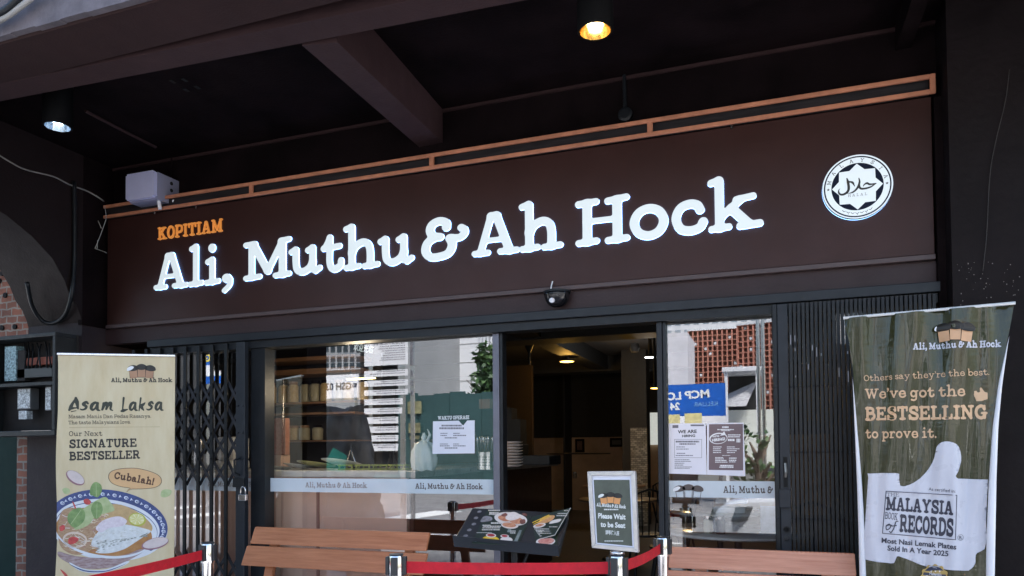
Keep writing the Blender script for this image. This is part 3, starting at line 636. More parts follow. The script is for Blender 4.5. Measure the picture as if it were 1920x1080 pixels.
mb = bars(F, [(1267, 1311, 828, 3.2), (1274, 1304, 832.5, 2.6), (1268, 1284, 838, 1.5), (1268, 1291, 842, 1.5), (1269, 1285, 850, 1.5), (1267, 1300, 854, 1.6), (1265, 1293, 862, 1.3), (1265, 1296, 865, 1.3), (1265, 1283, 868.5, 1.6), (1265, 1281, 872, 1.6), (1265, 1297, 875.5, 1.2), (1265, 1294, 878, 1.2)])
def frame_px(mb, F, x0, y0, x1, y1, t, depth=.0014):
    for a, b, c, d in ((x0, y0, x1, y0+t), (x0, y1-t, x1, y1), (x0, y0+t, x0+t, y1-t), (x1-t, y0+t, x1, y1-t)):
        mb.fill([[F.uv(a, d), F.uv(c, d), F.uv(c, b), F.uv(a, b)]], depth)
frame_px(mb, F, 1264.5, 823.5, 1316, 858.5, .6)
mb.fill([[F.uv(1261, 802.5), F.uv(1272, 802.5), F.uv(1272, 797), F.uv(1261, 797)]], .0014); mb.fill([[F.uv(1295, 799), F.uv(1320, 799), F.uv(1320, 796), F.uv(1295, 796)]], .0014)
mb.build('print', GINK, r)
F, r = notice('brown hiring notice with white print and white margins taped to the right glass', [(1325.5, 793.4), (1394, 792.5), (1397.5, 893), (1325.5, 890)], (1325.5, 890), (1397.5, 893), name='hiring_notice')
DK = mat('brown_print', (.17, .12, .13), .6, var=.06)
mb = MB(); mb.fill([[F.uv(*c) for c in ((1329, 881), (1393.5, 882), (1393, 794.8), (1329.5, 795.5))]], .0012); mb.build('printed_field', DK, r)
mb = bars(F, [(1354, 1366, 801, 3.2), (1345, 1376, 805.5, 1.8), (1352, 1369, 807.5, 1.2), (1365, 1389, 815.5, 1.8), (1365, 1388, 819, 1.8), (1365, 1378, 825, 4), (1381, 1388, 826, 7), (1337, 1354, 838, 1.4), (1337, 1351, 841.5, 1.4), (1337, 1352, 845, 1.4), (1337, 1352, 848.5, 1.4), (1363, 1378, 838, 1.4), (1363, 1387, 841.5, 1.4), (1363, 1382, 845, 1.4), (1363, 1378, 848.5, 1.4), (1354, 1369, 854, 1), (1341, 1356, 858, 1.4), (1341, 1357, 860.5, 1.4), (1341, 1362, 863.5, 1.8), (1341, 1364, 866.5, 1.5), (1367, 1381, 859, 2), (1367, 1381, 863, 2), (1367, 1380, 866, 1.4), (1350, 1375, 873, 2.6), (1349, 1376, 876, 2.2)], .0017)
mb.fill([[F.uv(x, y) for x, y in ell(1347, 822, 17, 10.5, -6, 40)], [F.uv(x, y) for x, y in ell(1347.5, 822.5, 15.4, 8.8, -6, 40)]], .0017)
mb.fill([[F.uv(1350, 817), F.uv(1361, 815.5), F.uv(1358, 808.5)]], .0018)
put_text(mb, F, "WE'RE", (1335.5, 820.5), (1349, 818.8), 3.2, 'sans', depth=.0019, bold=.03); put_text(mb, F, 'HIRING!', (1335.5, 828), (1360, 825), 5, 'sans', depth=.0019, bold=.05)
mb.build('print', WHITEP, r)
# ------------------------------------------------------------------ folding gates
gate = thing('folding_gate', 'black steel folding gate stretched open across the left bay with crossed lattice bars', 'gate', (-4.2, -.02, 0)); G = wparts(gate)
xs = [-4.75, -4.62, -4.49, -4.36, -4.234, -4.106, -3.979, -3.845]
for x in xs: G(MB().box((x-.014, -.022, .02), (x+.014, -.006, 2.235)), 'bar', BLACK, bevel=.003)
G(MB().box((-3.73, -.045, .02), (-3.65, .0, 2.235)), 'leading_post', mat('gate_post_paint', (.018, .021, .027), .45, spec=.3, var=.2, vscale=10), bevel=.004)
xe = xs+[-3.73]
for zc in (1.76, 1.37, .46):
    mb = MB()
    for a, b in zip(xe[:-1], xe[1:]):
        for z0, z1 in ((zc+.2, zc+.005), (zc-.005, zc-.2)):
            for k, (p, q) in enumerate((((a, z0), (b, z1)), ((a, z1), (b, z0)))):
                d = Vector((q[0]-p[0], 0, q[1]-p[1])); n_ = Vector((-d.z, 0, d.x)).normalized()*.011; y = -.004+.006*k
                A_ = Vector((p[0], y, p[1])); B_ = Vector((q[0], y, q[1])); o5 = Vector((0, .005, 0))
                mb.hexa([A_-n_, A_+n_, B_+n_, B_-n_], [A_-n_+o5, A_+n_+o5, B_+n_+o5, B_-n_+o5])
    G(mb, 'lattice', mat('lattice_steel', (.028, .028, .034), .45, spec=.3), clean=True)
mb = MB()
for x in xs[3:]+[-3.71, -3.665]:
    for z in (1.76, 1.56, 1.37): mb.lathe([(.008, 0), (.007, .006), (0, .008)], (x, -.0455 if x > -3.74 else -.0225, z), 8, Matrix.Rotation(R(90), 4, 'X'))
G(mb, 'rivet', ALU)
p = at(455, 906, -.04)
G(MB().box((-3.745, -.06, p.z-.03), (-3.645, -.046, p.z+.04)), 'hasp', BLACK, bevel=.003)
G(MB().tube([(-3.69, -.046, p.z+.19), (-3.715, -.075, p.z+.17), (-3.715, -.075, p.z+.08), (-3.69, -.046, p.z+.06)], .008), 'pull_handle', BLACK)
pl = thing('padlock', 'small silver padlock hanging from the left folding gate post', 'padlock', at(456.5, 939, -.085)); PL = wparts(pl); c = Vector(pl.location)
PL(MB().box(c+Vector((-.036, -.013, 0)), c+Vector((.03, .013, .048))), 'body', STEEL, bevel=.005)
PL(MB().tube([c+Vector((-.024, 0, .046)), c+Vector((-.024, 0, .06))]+[c+Vector((-.003+.021*math.cos(t), 0, .075+.028*math.sin(t))) for t in np.linspace(math.pi, 0, 9)]+[c+Vector((.018, 0, .046))], .0055), 'shackle', STEEL, smooth=True)
gr = thing('folding_gate', 'black steel folding gate pushed together into a tight pack of bars at the right', 'gate', (.45, -.02, 0)); G = wparts(gr)
def lead():
    G(MB().box((.022, -.05, .02), (.045, -.005, 2.235)), 'edge_bar', BLACK, bevel=.003)
    G(MB().box((.047, -.045, .02), (.104, -.01, 2.235)), 'leading_post', MATS['gate_post_paint'], bevel=.004)
lead()
x = .118; i = 0
bars_x = []
while x < .845:
    j = random.uniform(-.006, .006); G(MB().box((x-.0075, -.048+j, .02), (x+.0075, -.012, 2.233)).add([], []), 'bar', BLACK); bars_x.append((x, j)); x += .0224; i += 1
mb = MB()
for z in (1.762, 1.394, 1.02, .65):
    for x, j in bars_x: mb.lathe([(.007, 0), (.006, .006), (0, .008)], (x, -.0485+j, z-.002), 8, Matrix.Rotation(R(90), 4, 'X'))
    mb.lathe([(.008, 0), (.007, .006), (0, .008)], (.034, -.0505, z), 8, Matrix.Rotation(R(90), 4, 'X'))
G(mb, 'rivet', ALU)
for k in range(14):
    mb = MB(); x, j = random.choice(bars_x[:16]); z = random.choice((1.99, 1.93, 1.86, 1.8))+random.uniform(-.03, .03); mb.box((x-.002, -.0495+j, z), (x+.0015, -.0482+j, z+random.uniform(.01, .09)))
    G(mb, 'paint_chip', mat('chip', (.35, .35, .37), .6))
zc = at(1465, 885, -.05).z
G(MB().box((.066, -.047, zc-.085), (.088, -.0455, zc+.085)), 'handle_slot', MATS['hole_black'])
G(MB().tube([(.077, -.05, zc+.05), (.08, -.058, zc), (.077, -.05, zc-.03)], [.007, .009, .006]), 'handle', mat('worn_handle', (.3, .28, .25), .3, metal=.8))
zb = at(1463, 935, -.05).z
G(MB().box((.04, -.075, zb-.05), (.1, -.046, zb+.055)), 'lock_box', MATS['gate_post_paint'], bevel=.004)
for yy in (993, 1010): G(MB().lathe([(.018, 0), (.017, .008), (.009, .009), (.008, .002), (0, .002)], (.078, -.0455, at(1470, yy, -.05).z), 14, Matrix.Rotation(R(90), 4, 'X')), 'keyhole', MATS['hole_black'] if yy < 1000 else ALU)
# ------------------------------------------------------------------ fixtures on the front
dc = at(1049, 562, .03)
dm = thing('motion_sensor', 'black dome motion sensor under the sign above the doorway', 'sensor', dc); D = wparts(dm)
D(MB().lathe([(0, -.088), (.03, -.085), (.056, -.072), (.074, -.045), (.082, -.012), (.082, 0)], dc+Vector((0, -.055, .03)), 32), 'dome', mat('gloss_black', (.008, .008, .01), .12, var=.05, rvar=.02), smooth=True)
D(MB().lathe([(.0855, -.0005), (.0855, .012), (.03, .014)], dc+Vector((0, -.055, .0305)), 32), 'mount', BLACK)
D(MB().box(dc+Vector((-.05, -.03, .0)), dc+Vector((.05, 0.0, .04))), 'bracket', BLACK)
D(MB().lathe([(.017, -.012), (.015, .004), (0, .006)], dc+Vector((-.012, -.135, -.028)), 18, Matrix.Rotation(R(100), 4, 'X')), 'lens', mat('sensor_lens', (.75, .75, .8), .2))
D(MB().tube([dc+Vector((-.04, -.06, .043)), dc+Vector((-.036, -.062, .075)), dc+Vector((-.03, -.05, .11))], .004), 'wire', WHITEP)
# grey junction box on the wall above the sign
JF = Fr(at(240, 377, -.16), at(303, 373, -.16)-at(240, 377, -.16), (0, 0, 1))
JB = mat('junction_box_plastic', (.52, .52, .72), .5, var=.05); JD = mat('junction_box_side', (.26, .26, .35), .5, var=.05)
ja, jb_ = at(237, 377, -.14), at(291, 323, -.14)
jx = thing('junction_box', 'pale grey square electrical junction box above the left end of the sign', 'electrical box', ((ja.x+jb_.x)/2, -.02, ja.z)); J = wparts(jx)
z0, z1 = ja.z+.0, ja.z+.205; x0, x1 = ja.x, jb_.x
J(MB().box((x0+.006, -.115, z0-.01), (x1+.0, .0995, z1-.004)), 'case', JD, bevel=.002)
cut = .012
lo = [(x0+cut, z0), (x1-.02, z0), (x1-.02, z0+cut), (x1-.002, z0+cut), (x1-.002, z1-cut), (x1-.02, z1-cut), (x1-.02, z1), (x0+cut, z1), (x0+cut, z1-cut), (x0, z1-cut), (x0, z0+cut), (x0+cut, z0+cut)]
mb = MB(); mb.slab([lo], 0, .03); mb.v = [(x, -.117-h, z) for x, z, h in mb.v]; J(mb, 'lid', JB, clean=True)
for k in range(3): J(MB().lathe([(.014, -.003), (.014, .003), (0, .0035)], (x1+.001, .02, z0+.045+.055*k), 14, Matrix.Rotation(R(90), 4, 'Y')), 'knockout', MATS['hole_black'])
J(MB().tube([(x1, .03, z0+.03), (x1+.05, .0, z0-.0)], .014, 10), 'cable_gland', WHITEP)
J(MB().tube([(x1-.03, -.075, z0-.011), (x1-.022, -.07, z0-.075)], .014, 10), 'cable_gland', WHITEP)
J(MB().tube([at(319, 375, .08), at(321, 340, .08), at(322, 300, .085), at(322, 282, .085)], .006), 'conduit', BROWND)
# conduit with a round box under the warm lamp
cp = thing('conduit', 'thin black conduit with round junction cup on the wall below the warm lamp', 'conduit', at(1172, 215, .09)); CPp = wparts(cp)
CPp(MB().tube([at(1163, 88, .06)+Vector((0, -.15, 0)), at(1166, 108, .085), at(1170, 130, .085), at(1172, 205, .085)], .012), 'pipe', BLACK)
CPp(MB().lathe([(.045, -.02), (.045, .02), (.03, .025), (0, .026)], at(1173, 216, .085), 18, Matrix.Rotation(R(90), 4, 'X')), 'junction_cup', BLACK)
# downlights
def downlight(label, px, py, Y, warm):
    c = at(px, py, Y); r = thing('downlight', label, 'ceiling lamp', c, group=None); D = wparts(r); ra = .078
    D(MB().lathe([(ra*.93, .004), (ra*1.02, 0), (ra*1.1, .008), (ra*1.1, 3.776-c.z)], c, 36, cap=False), 'can', mat('lamp_can', (.003, .003, .0035), .6, spec=.08, var=.1), auto=40)
    rm = mat('warm_reflector', (.85, .6, .25), .15, metal=1, var=.1) if warm else mat('cool_reflector', (.5, .6, .7), .2, metal=1, var=.1)
    D(MB().lathe([(ra*.93, .003), (ra*.85, .03), (ra*.6, .07), (ra*.4, .09)], c, 36, cap=False), 'reflector', rm, smooth=True)
    em = mat('warm_bulb', (1, .8, .5), emit=(1, .74, .36), es=14) if warm else mat('cool_bulb', (.7, .85, 1), emit=(.55, .8, 1), es=5)
    D(MB().lathe([(0, .022), (ra*.3, .026), (ra*.44, .045), (ra*.4, .085), (0, .088)], c, 24), 'bulb', em, smooth=True)
    ln = bpy.data.lights.new('lamp_light', 'SPOT'); lo_ = bpy.data.objects.new('lamp_light', ln); COL.objects.link(lo_); lo_.parent = r; lo_.location = (0, 0, .015)
    ln.energy = 22 if warm else 12; ln.color = (1, .66, .34) if warm else (.6, .82, 1); ln.spot_size = R(95); ln.spot_blend = .6; ln.shadow_soft_size = .03
downlight('lit warm downlight in a black can on the walkway ceiling above the sign', 1116, 60, -1.1, True)
downlight('lit cool white downlight in a black can at the left of the walkway ceiling', 108, 239, -1.1, False)
# loose cables
def cable(name, label, pts, r, m, cat='cable'): tag(MB().tube([Vector(p) for p in catmull([tuple(q) for q in pts], 5)], r, 7).build(name, m, smooth=True), label, cat)
cable('cable', 'grey cable sagging along the dark ceiling edge at the far left', [atX(-8, 287, -5.088), atX(18, 303, -5.088), atX(48, 318, -5.085), atX(100, 331, -5.088), atX(130, 346, -5.085), atX(165, 359, -5.088), atX(190, 374, -5.07), at(197, 380, .07)], .006, mat('cable_grey', (.22, .21, .19), .6))
cable('cable', 'thick black hose looped under the passage arch on the left pier', [at(51, 530, -.45), at(60, 572, -.34), at(78, 600, -.25), at(100, 606, -.22), at(121, 592, -.235), atX(134, 555, -5.08), atX(139, 500, -5.08), atX(140, 455, -5.08), atX(140, 400, -5.08), atX(139, 340, -5.08)], .016, BLACK)
WIRE = mat('frayed_wire', (.3, .29, .27), .6)
wr = thing('wire_tail', 'frayed thin wires dangling beside the left end of the copper frame', 'wire', at(195, 400, -.12)); WP = wparts(wr)
for pts in ([(196, 386), (199, 408), (193, 428), (184, 452), (178, 466)], [(184, 414), (190, 428)], [(180, 366), (193, 375)], [(178, 466), (190, 470), (200, 474)], [(183, 450), (182, 468)]):
    WP(MB().tube([Vector(q) for q in catmull([tuple(at(x, y, -.12)) for x, y in pts], 4)], .0028, 6), 'strand', WIRE)
cable('cable', 'bundle of pale service cables along the beam at the top left corner', [at(-30, 52, -1.95), at(10, 33, -1.95), at(40, 12, -1.95), at(70, -12, -1.95)], .014, mat('cable_pale', (.3, .29, .28), .6))
cable('cable', 'black service cable beside the pale bundle at the top left corner', [at(-30, 36, -1.96), at(8, 22, -1.96), at(30, 4, -1.96), at(50, -16, -1.96)], .02, BLACK)
cable('cable', 'thin dark cable running down the right pier', [at(1893, 130, -.16), at(1885, 190, -.16), at(1866, 270, -.16), at(1856, 330, -.16), at(1850, 440, -.16), at(1843, 508, -.16)], .0016, mat('cable_dark', (.03, .026, .025), .6))
# electricity meters in an open black cabinet on the left pier
ma, mb_ = at(-40, 812, PY-.2), at(104, 622, PY-.2)
mc = thing('meter_cabinet', 'black steel cabinet with glazed front holding electricity meters on the left pier', 'meter box', ((ma.x+mb_.x)/2, PY, ma.z)); C_ = wparts(mc)
ax, bx, az, bz = ma.x, mb_.x, ma.z-.03, mb_.z; fy = PY-.2
CAB = mat('cabinet_steel', (.024, .025, .026), .5, spec=.3, var=.3, vscale=9, bump=.15)
C_(MB().box((ax, PY-.02, az), (bx, PY-.001, bz)), 'back_plate', mat('cabinet_inside', (.02, .016, .015), .8))
for lo_, hi_ in (((ax, fy, az), (bx, PY-.021, az+.04)), ((ax, fy, bz-.03), (bx, PY-.021, bz)), ((bx-.03, fy, az+.041), (bx, PY-.021, bz-.031)), ((ax, fy, az+.041), (ax+.03, PY-.021, bz-.031))): C_(MB().box(lo_, hi_), 'frame', CAB, bevel=.004)
zm = at(50, 720, fy).z
C_(MB().box((ax+.031, fy+.01, zm-.012), (bx-.031, PY-.021, zm+.012)), 'shelf', CAB)
SC = mat('meter_label', (.5, .52, .55), .4, var=.9, vscale=70)
def meter(px0, py0, px1, py1, y, m, nm):
    a_, b_ = at(px0, py1, y), at(px1, py0, y); o = C_(MB().box(a_, b_+Vector((0, .07, 0))), nm, m, bevel=.004); return a_, b_
meter(8, 648, 30, 715, PY-.11, mat('crackled_glass', (.25, .38, .42), .25, var=1.0, vscale=55), 'glass_block'); meter(32, 656, 47, 715, PY-.1, MATS['cabinet_inside'], 'meter')
for (a0, b0, a1, b1) in ((32, 727, 58, 768), (84, 724, 97, 770)):
    a_, b_ = meter(a0, b0, a1, b1, PY-.12, mat('meter_case', (.12, .12, .12), .4), 'meter')
    p0, p1 = at(a0+1, b1-2, PY-.123), at(a1-2, b0+2, PY-.123); C_(MB().box(p0, p1+Vector((0, .001, 0))), 'label_plate', SC)
p0, p1 = at(35, 786, PY-.123), at(50, 770, PY-.123); C_(MB().box(p0, p1+Vector((0, .05, 0))), 'label_plate', SC)
meter(28, 688, 98, 710, PY-.1, mat('breaker', (.02, .022, .024), .35), 'breaker_row'); meter(42, 668, 98, 686, PY-.09, mat('red_backing', (.28, .07, .04), .6), 'red_panel')
mb = MB()
for k in range(7):
    xx = 45+k*8; mb.tube([at(xx, 640+random.uniform(0, 6), PY-.07), at(xx+random.uniform(-4, 6), 660, PY-.105), at(xx+random.uniform(-3, 3), 690, PY-.105)], .006, 6)
C_(mb, 'wiring', BLACK); C_(MB().box(at(40, 808.5, fy-.001), at(95, 806.5, fy+.0)), 'din_rail', STEEL)
# ------------------------------------------------------------------ left roll-up banner
bl_, br_ = atZ(108.5, 665, 2.06), atZ(328, 668.5, 2.06)
BF = Fr(bl_, br_-bl_, (0, 0, 1)); BW = (br_-bl_).length
ban = thing('roll_up_banner', 'cream roll-up banner with a noodle soup bowl picture standing before the left pier', 'banner', fr=BF)
CREAM = mat('cream_vinyl', (.57, .45, .26), .4, var=.1, vscale=3.5, col2=(.66, .56, .37), bump=.35, bscale=3, stretch=(2.5, .6, 1))
def conv(pts): return [BF.uv(*p) for p in pts]
BZ0 = -2.02
mb = MB(); nu, nv = 24, 40
def bsurf(u, v): return 0
pts = []
for j in range(nv+1):
    for i in range(nu+1):
        u = BW*i/nu*(1.0)+.006*math.sin(j*.35)*(1 if i == 0 else 0); v = -(-BZ0)*j/nv; pts.append((u, v, bsurf(u, v)))
mb.add(pts, [(j*(nu+1)+i, (j+1)*(nu+1)+i, (j+1)*(nu+1)+i+1, j*(nu+1)+i+1) for j in range(nv) for i in range(nu)])
mb.add([(p[0], p[1], -.006) for p in (pts[0], pts[nu], pts[-1], pts[-1-nu])], [(0, 1, 2, 3)])
mb.build('sheet', CREAM, ban, smooth=True)
MB().box((-.004, -.004, -.012), (BW+.004, .012, .012)).build('top_rail', STEEL, ban, bevel=.003)
MB().box((-.02, -2.06, -.07), (BW+.02, -2.0, .05)).build('base_cassette', STEEL, ban, bevel=.01)
MB().tube([(BW/2, -2.0, -.04), (BW/2, 0, -.02)], .012).build('support_pole', STEEL, ban)
bfn = lambda u, v, h: (u, v, bsurf(u, v)+h+.0012)
def art(name, loops_list, m, h, parent=ban):
    mb = MB()
    for loops in loops_list: mb.fill(loops, h, bfn)
    return mb.build(name, m, parent)
XR = BW-.002
def cl(pts): return clipx(conv(pts), .003, XR)
DI = mat('soft_black_ink', (.028, .024, .02), .5); GI = mat('dark_green_ink', (.03, .034, .022), .5)
mb = MB(); put_text(mb, BF, NAME, (208.5, 716.5), (323.5, 716.5), 7.6, w=.115, depth=.001, fn=bfn, gap=.03); mb.build('brand_lettering', DI, ban)
toast_logo(BF, 265.5, 696, 55, .001, ban, fn=bfn, bread=mat('toast_brown', (.4, .22, .13), .6))
mb = MB(); put_text(mb, BF, 'Asam', (128, 769.5), (212.5, 770), 22, style='brush', w=.11, depth=.001, fn=bfn, gap=.05, g=.03); put_text(mb, BF, 'Laksa', (226, 770), (307, 769.5), 22, style='brush', w=.11, depth=.001, fn=bfn, gap=.05, g=.03)
mb.build('brush_lettering', GI, ban)
mb = MB(); put_text(mb, BF, 'Masam Manis Dan Pedas Rasanya.', (128.5, 784.5), (283.5, 783.5), 7, w=.058, depth=.001, fn=bfn, gap=.06); put_text(mb, BF, 'The taste Malaysians love.', (128.5, 795.8), (245, 794.6), 7, w=.058, depth=.001, fn=bfn, gap=.06)
put_text(mb, BF, 'Our Next', (129.5, 818), (192, 817.5), 9.6, w=.058, depth=.001, fn=bfn, gap=.08)
mb.build('small_lettering', DI, ban)
mb = MB(); put_text(mb, BF, 'SIGNATURE', (130, 840), (256.5, 837.5), 15.5, w=.115, depth=.001, fn=bfn, gap=.05); put_text(mb, BF, 'BESTSELLER', (130, 863), (263, 859.5), 15.5, w=.115, depth=.001, fn=bfn, gap=.05)
mb.build('headline_lettering', DI, ban)
art('rule_line', [[conv([(130, 801.6), (300, 800.6), (300, 800), (130, 801)])]], mat('fold_line', (.36, .28, .17), .5), .0008)
# speech bubble
PEACH = mat('peach_print', (.66, .4, .19), .45, var=.06)
bub = [(203.5, 896), (206, 886), (218, 880), (240, 877.3), (262, 878.5), (286, 885), (300, 893), (303.5, 903), (298, 911), (284, 915.5), (262, 917), (246, 917.5), (240, 921), (237.5, 922.5), (240, 918.5), (244, 915.5), (226, 912.5), (210, 906)]
o = art('speech_bubble', [[conv(blob(bub, 4))]], PEACH, .001)
edge = blob(bub, 4); cx, cy = 253, 899
art('bubble_outline', [[conv(edge), conv([(cx+(x-cx)*.982, cy+(y-cy)*.96) for x, y in edge])]], DI, .0015, o)
mb = MB(); put_text(mb, BF, 'Cubalah!', (213.5, 897), (287.5, 909.5), 12.5, w=.12, depth=.0015, fn=bfn, gap=.04); mb.build('bubble_lettering', mat('brown_ink', (.09, .035, .015), .5), o)
# the printed bowl: flat layers of print
bowl = thing  # (name kept free)
def P_(name, shapes, m, h): return art(name, [[s] for s in shapes if len(s) > 2], m, h, BOWL)
BOWL = art('bowl_picture', [[cl(ell(203, 985, 112, 66, 7, 72))]], mat('porcelain_print', (.66, .68, .72), .4, var=.06), .0008)
NAVY = mat('navy_print', (.03, .055, .19), .4, var=.3, vscale=20); SOUP = mat('soup_print', (.3, .11, .025), .4, col2=(.45, .22, .07), vscale=14, bump=0)
out_, inn = ell(203, 982, 111, 63, 7, 72), ell(201, 988, 99, 55, 7, 72)
band = [p for p in ell(203, 982, 112, 63.5, 7, 60, 150, 405)] + list(reversed(ell(201, 988, 97, 50, 7, 60, 150, 405)))
# photo y runs down, so the upper half of the rim is at negative angles
band = ell(203, 982, 112, 63.5, 7, 72, -195, 40) + list(reversed(ell(201, 987, 99, 50.5, 7, 72, -195, 40)))
P_('rim_band', [cl(band)], NAVY, .0011)
WHT = mat('scroll_print', (.6, .65, .75), .4)
sc = []
for k in range(17):
    t = R(-172+k*12.2); ex, ey = 105.5*math.cos(t), 57*math.sin(t); c_, s_ = math.cos(R(7)), math.sin(R(7)); cx, cy = 202+ex*c_-ey*s_, 984.5+ex*s_+ey*c_
    if cx < 116: continue
    q = ell(cx, cy, 4.2, 3.2, 20, 14); sc.append([conv(q), conv(ell(cx+.8, cy+.4, 2.7, 1.9, 20, 14))]); sc.append([conv(ell(cx+1, cy+.5, 1.2, .9, 0, 8))])
    t2 = t+R(6); ex, ey = 105.5*math.cos(t2), 57*math.sin(t2); cx, cy = 202+ex*c_-ey*s_, 984.5+ex*s_+ey*c_
    if cx > 116: sc.append([conv(blob([(cx-3, cy+2), (cx-.5, cy-3), (cx+1, cy), (cx+3.4, cy+1.6), (cx, cy+1)], 3))])
art('rim_scrolls', sc, WHT, .0014, BOWL)
P_('rim_line', [cl(ell(200, 990, 96, 47.5, 7, 60, -195, 40)+list(reversed(ell(200, 990.6, 95.2, 46.6, 7, 60, -195, 40))))], NAVY, .0012)
P_('soup', [cl(ell(195, 998, 91, 46, 8, 60))], SOUP, .0013)
P_('soup_light', [cl(blob([(150, 965), (210, 945), (255, 958), (285, 985), (275, 1000), (230, 985), (190, 975)], 6))], mat('broth_light', (.5, .33, .15), .4, var=.15, vscale=30), .0015)
P_('noodle_bed', [cl(blob([(112, 968), (130, 952), (165, 958), (190, 975), (180, 1000), (172, 1030), (140, 1040), (112, 1020)], 6))], mat('noodle_print', (.3, .15, .08), .5, col2=(.5, .34, .2), vscale=45, stretch=(1, 3, 1)), .0016)
nd = [[], [], []]
for k in range(110):
    x, y = random.uniform(114, 200), random.uniform(962, 1034); a = random.uniform(-.7, .7); L_ = random.uniform(8, 20); c1 = (x+L_*.5*math.cos(a), y+L_*.5*math.sin(a)+random.uniform(-4, 4)); e = (x+L_*math.cos(a), y+L_*math.sin(a))
    q = catmull([(x, y), c1, e], 4); up_ = [(p[0], p[1]-.55) for p in q]; dn_ = [(p[0], p[1]+.55) for p in q][::-1]; l = cl(up_+dn_)
    if len(l) > 3: nd[k % 3].append(l)
for k, (c1, c2) in enumerate((((.62, .5, .34), (.7, .6, .45)), ((.34, .14, .12), (.5, .25, .2)), ((.66, .6, .55), (.74, .7, .66)))): P_('noodles', nd[k], mat('noodle_tone_'+'abc'[k], c1, .45, col2=c2, vscale=30), .00172+.00004*k)
P_('fish', [cl(blob([(176, 1008), (190, 992), (212, 982), (240, 984), (268, 990), (283, 996), (270, 1006), (252, 1018), (232, 1030), (205, 1037), (180, 1036), (186, 1028), (172, 1022)], 6))], mat('fish_print', (.55, .56, .55), .45, col2=(.75, .76, .76), vscale=40), .0018)
sp = []
for k in range(70):
    x = random.uniform(180, 276); t = (x-180)/96; y = random.uniform(1014-8*t, 1036-36*t); sp.append(conv(blob([(x-2.5, y+.8), (x, y-.9), (x+2.8, y-.3), (x+.5, y+.7)], 2)))
P_('fish_skin', sp, mat('skin_print', (.2, .21, .2), .5, col2=(.42, .43, .38), vscale=60), .002)
fl_ = []
for k in range(60):
    x = random.uniform(184, 270); y = random.uniform(994+(x-184)*.0, 1026-(x-184)*.2); fl_.append(conv(blob([(x-3, y+.5), (x, y-1.1), (x+3.2, y), (x, y+1)], 2)))
P_('fish_flake', fl_, mat('flake_print', (.46, .46, .42), .45, col2=(.8, .8, .78), vscale=60), .00186)
P_('shrimp_paste', [cl(blob([(180, 990), (195, 975), (222, 968), (238, 976), (230, 986), (205, 990), (190, 998)], 5))], mat('onion_print', (.6, .5, .55), .45, col2=(.75, .68, .72), vscale=50), .0019)
LEAF = mat('leaf_print', (.1, .2, .06), .45, col2=(.26, .38, .13), vscale=22); LEAFL = mat('pale_leaf_print', (.3, .4, .16), .45, col2=(.48, .52, .28), vscale=25)
P_('salad', [cl(blob([(150, 962), (165, 948), (195, 932), (206, 940), (215, 956), (200, 962), (180, 968), (165, 985), (140, 992)], 5))], LEAFL, .002)
P_('mint_leaf', [conv(blob(q, 5)) for q in ([(170, 915), (175, 906), (182, 904), (190, 910), (191, 922), (184, 932), (176, 930), (169, 926)], [(174, 945), (180, 940), (190, 944), (193, 956), (188, 968), (180, 973), (174, 965), (171, 955)], [(128, 965), (138, 955), (152, 952), (160, 962), (158, 976), (148, 986), (138, 989), (128, 978)])], LEAF, .0023)
P_('mint_rib', [conv([(180, 906), (180.8, 906), (181.5, 931), (180.5, 931)]), conv([(182, 943), (182.8, 943), (182.2, 971), (181.2, 971)]), conv([(133, 982), (134, 983), (153, 956), (152.2, 955.6)])], LEAFL, .0025)
P_('chilli', [conv(blob(q, 4)) for q in ([(157, 938), (164, 935), (171, 940), (168, 946), (160, 945)], [(112, 988), (120, 984), (122, 992), (114, 996)], [(129, 1010), (138, 1006), (148, 1010), (142, 1018), (130, 1020)], [(136, 942), (138, 941), (143, 952), (141, 953)])], mat('chilli_print', (.5, .05, .05), .4, var=.3, vscale=40), .0024)
P_('onion_ring', [], WHITEP, .002) if False else art('onion_ring', [[conv(ell(141, 1012, 23, 15, 5, 36)), conv(ell(141, 1013, 20, 12, 5, 36))]], mat('ring_print', (.66, .52, .42), .45, var=.1), .0026, BOWL)
lime = P_('lime', [conv(ell(257.5, 974, 16.5, 12.5, 8, 30))], mat('lime_rind', (.4, .4, .05), .45), .0021)
art('lime_flesh', [[conv(ell(257, 973.5, 14, 10.3, 8, 30))]], mat('lime_print', (.6, .55, .16), .45, col2=(.72, .68, .35), vscale=40), .0024, BOWL)
art('lime_segment', [[conv([(257, 973.5), (257+13.5*math.cos(t)-1*math.sin(t), 973.5+10*math.sin(t)+.6*math.cos(t)), (257+13.5*math.cos(t)+1*math.sin(t), 973.5+10*math.sin(t)-.6*math.cos(t))])] for t in np.linspace(.3, .3+2*math.pi, 8, endpoint=False)], mat('lime_pith', (.74, .72, .5), .5), .0027, BOWL)
P_('bowl_side', [cl(blob([(111, 1034), (140, 1042), (190, 1046), (235, 1040), (262, 1030), (272, 1032), (250, 1046), (226, 1058), (200, 1065), (160, 1066), (130, 1056), (111, 1044)], 5))], mat('bowl_side_print', (.2, .1, .1), .4, col2=(.45, .36, .36), vscale=40, stretch=(.6, 2, 1)), .0022)
P_('bowl_lip', [cl(ell(195, 998, 93, 48, 8, 50, 8, 172)+list(reversed(ell(195, 998, 91, 43, 8, 50, 8, 172))))], MATS['porcelain_print'], .0026)
P_('bowl_foot', [cl(blob([(130, 1054), (160, 1067), (200, 1067), (238, 1052), (240, 1056), (212, 1069), (180, 1075), (148, 1069)], 5))], MATS['porcelain_print'], .0024)
P_('foot_line', [cl(blob([(130, 1057), (160, 1069), (200, 1069.5), (238, 1056), (200, 1071.5), (158, 1071)], 5))], NAVY, .0027)
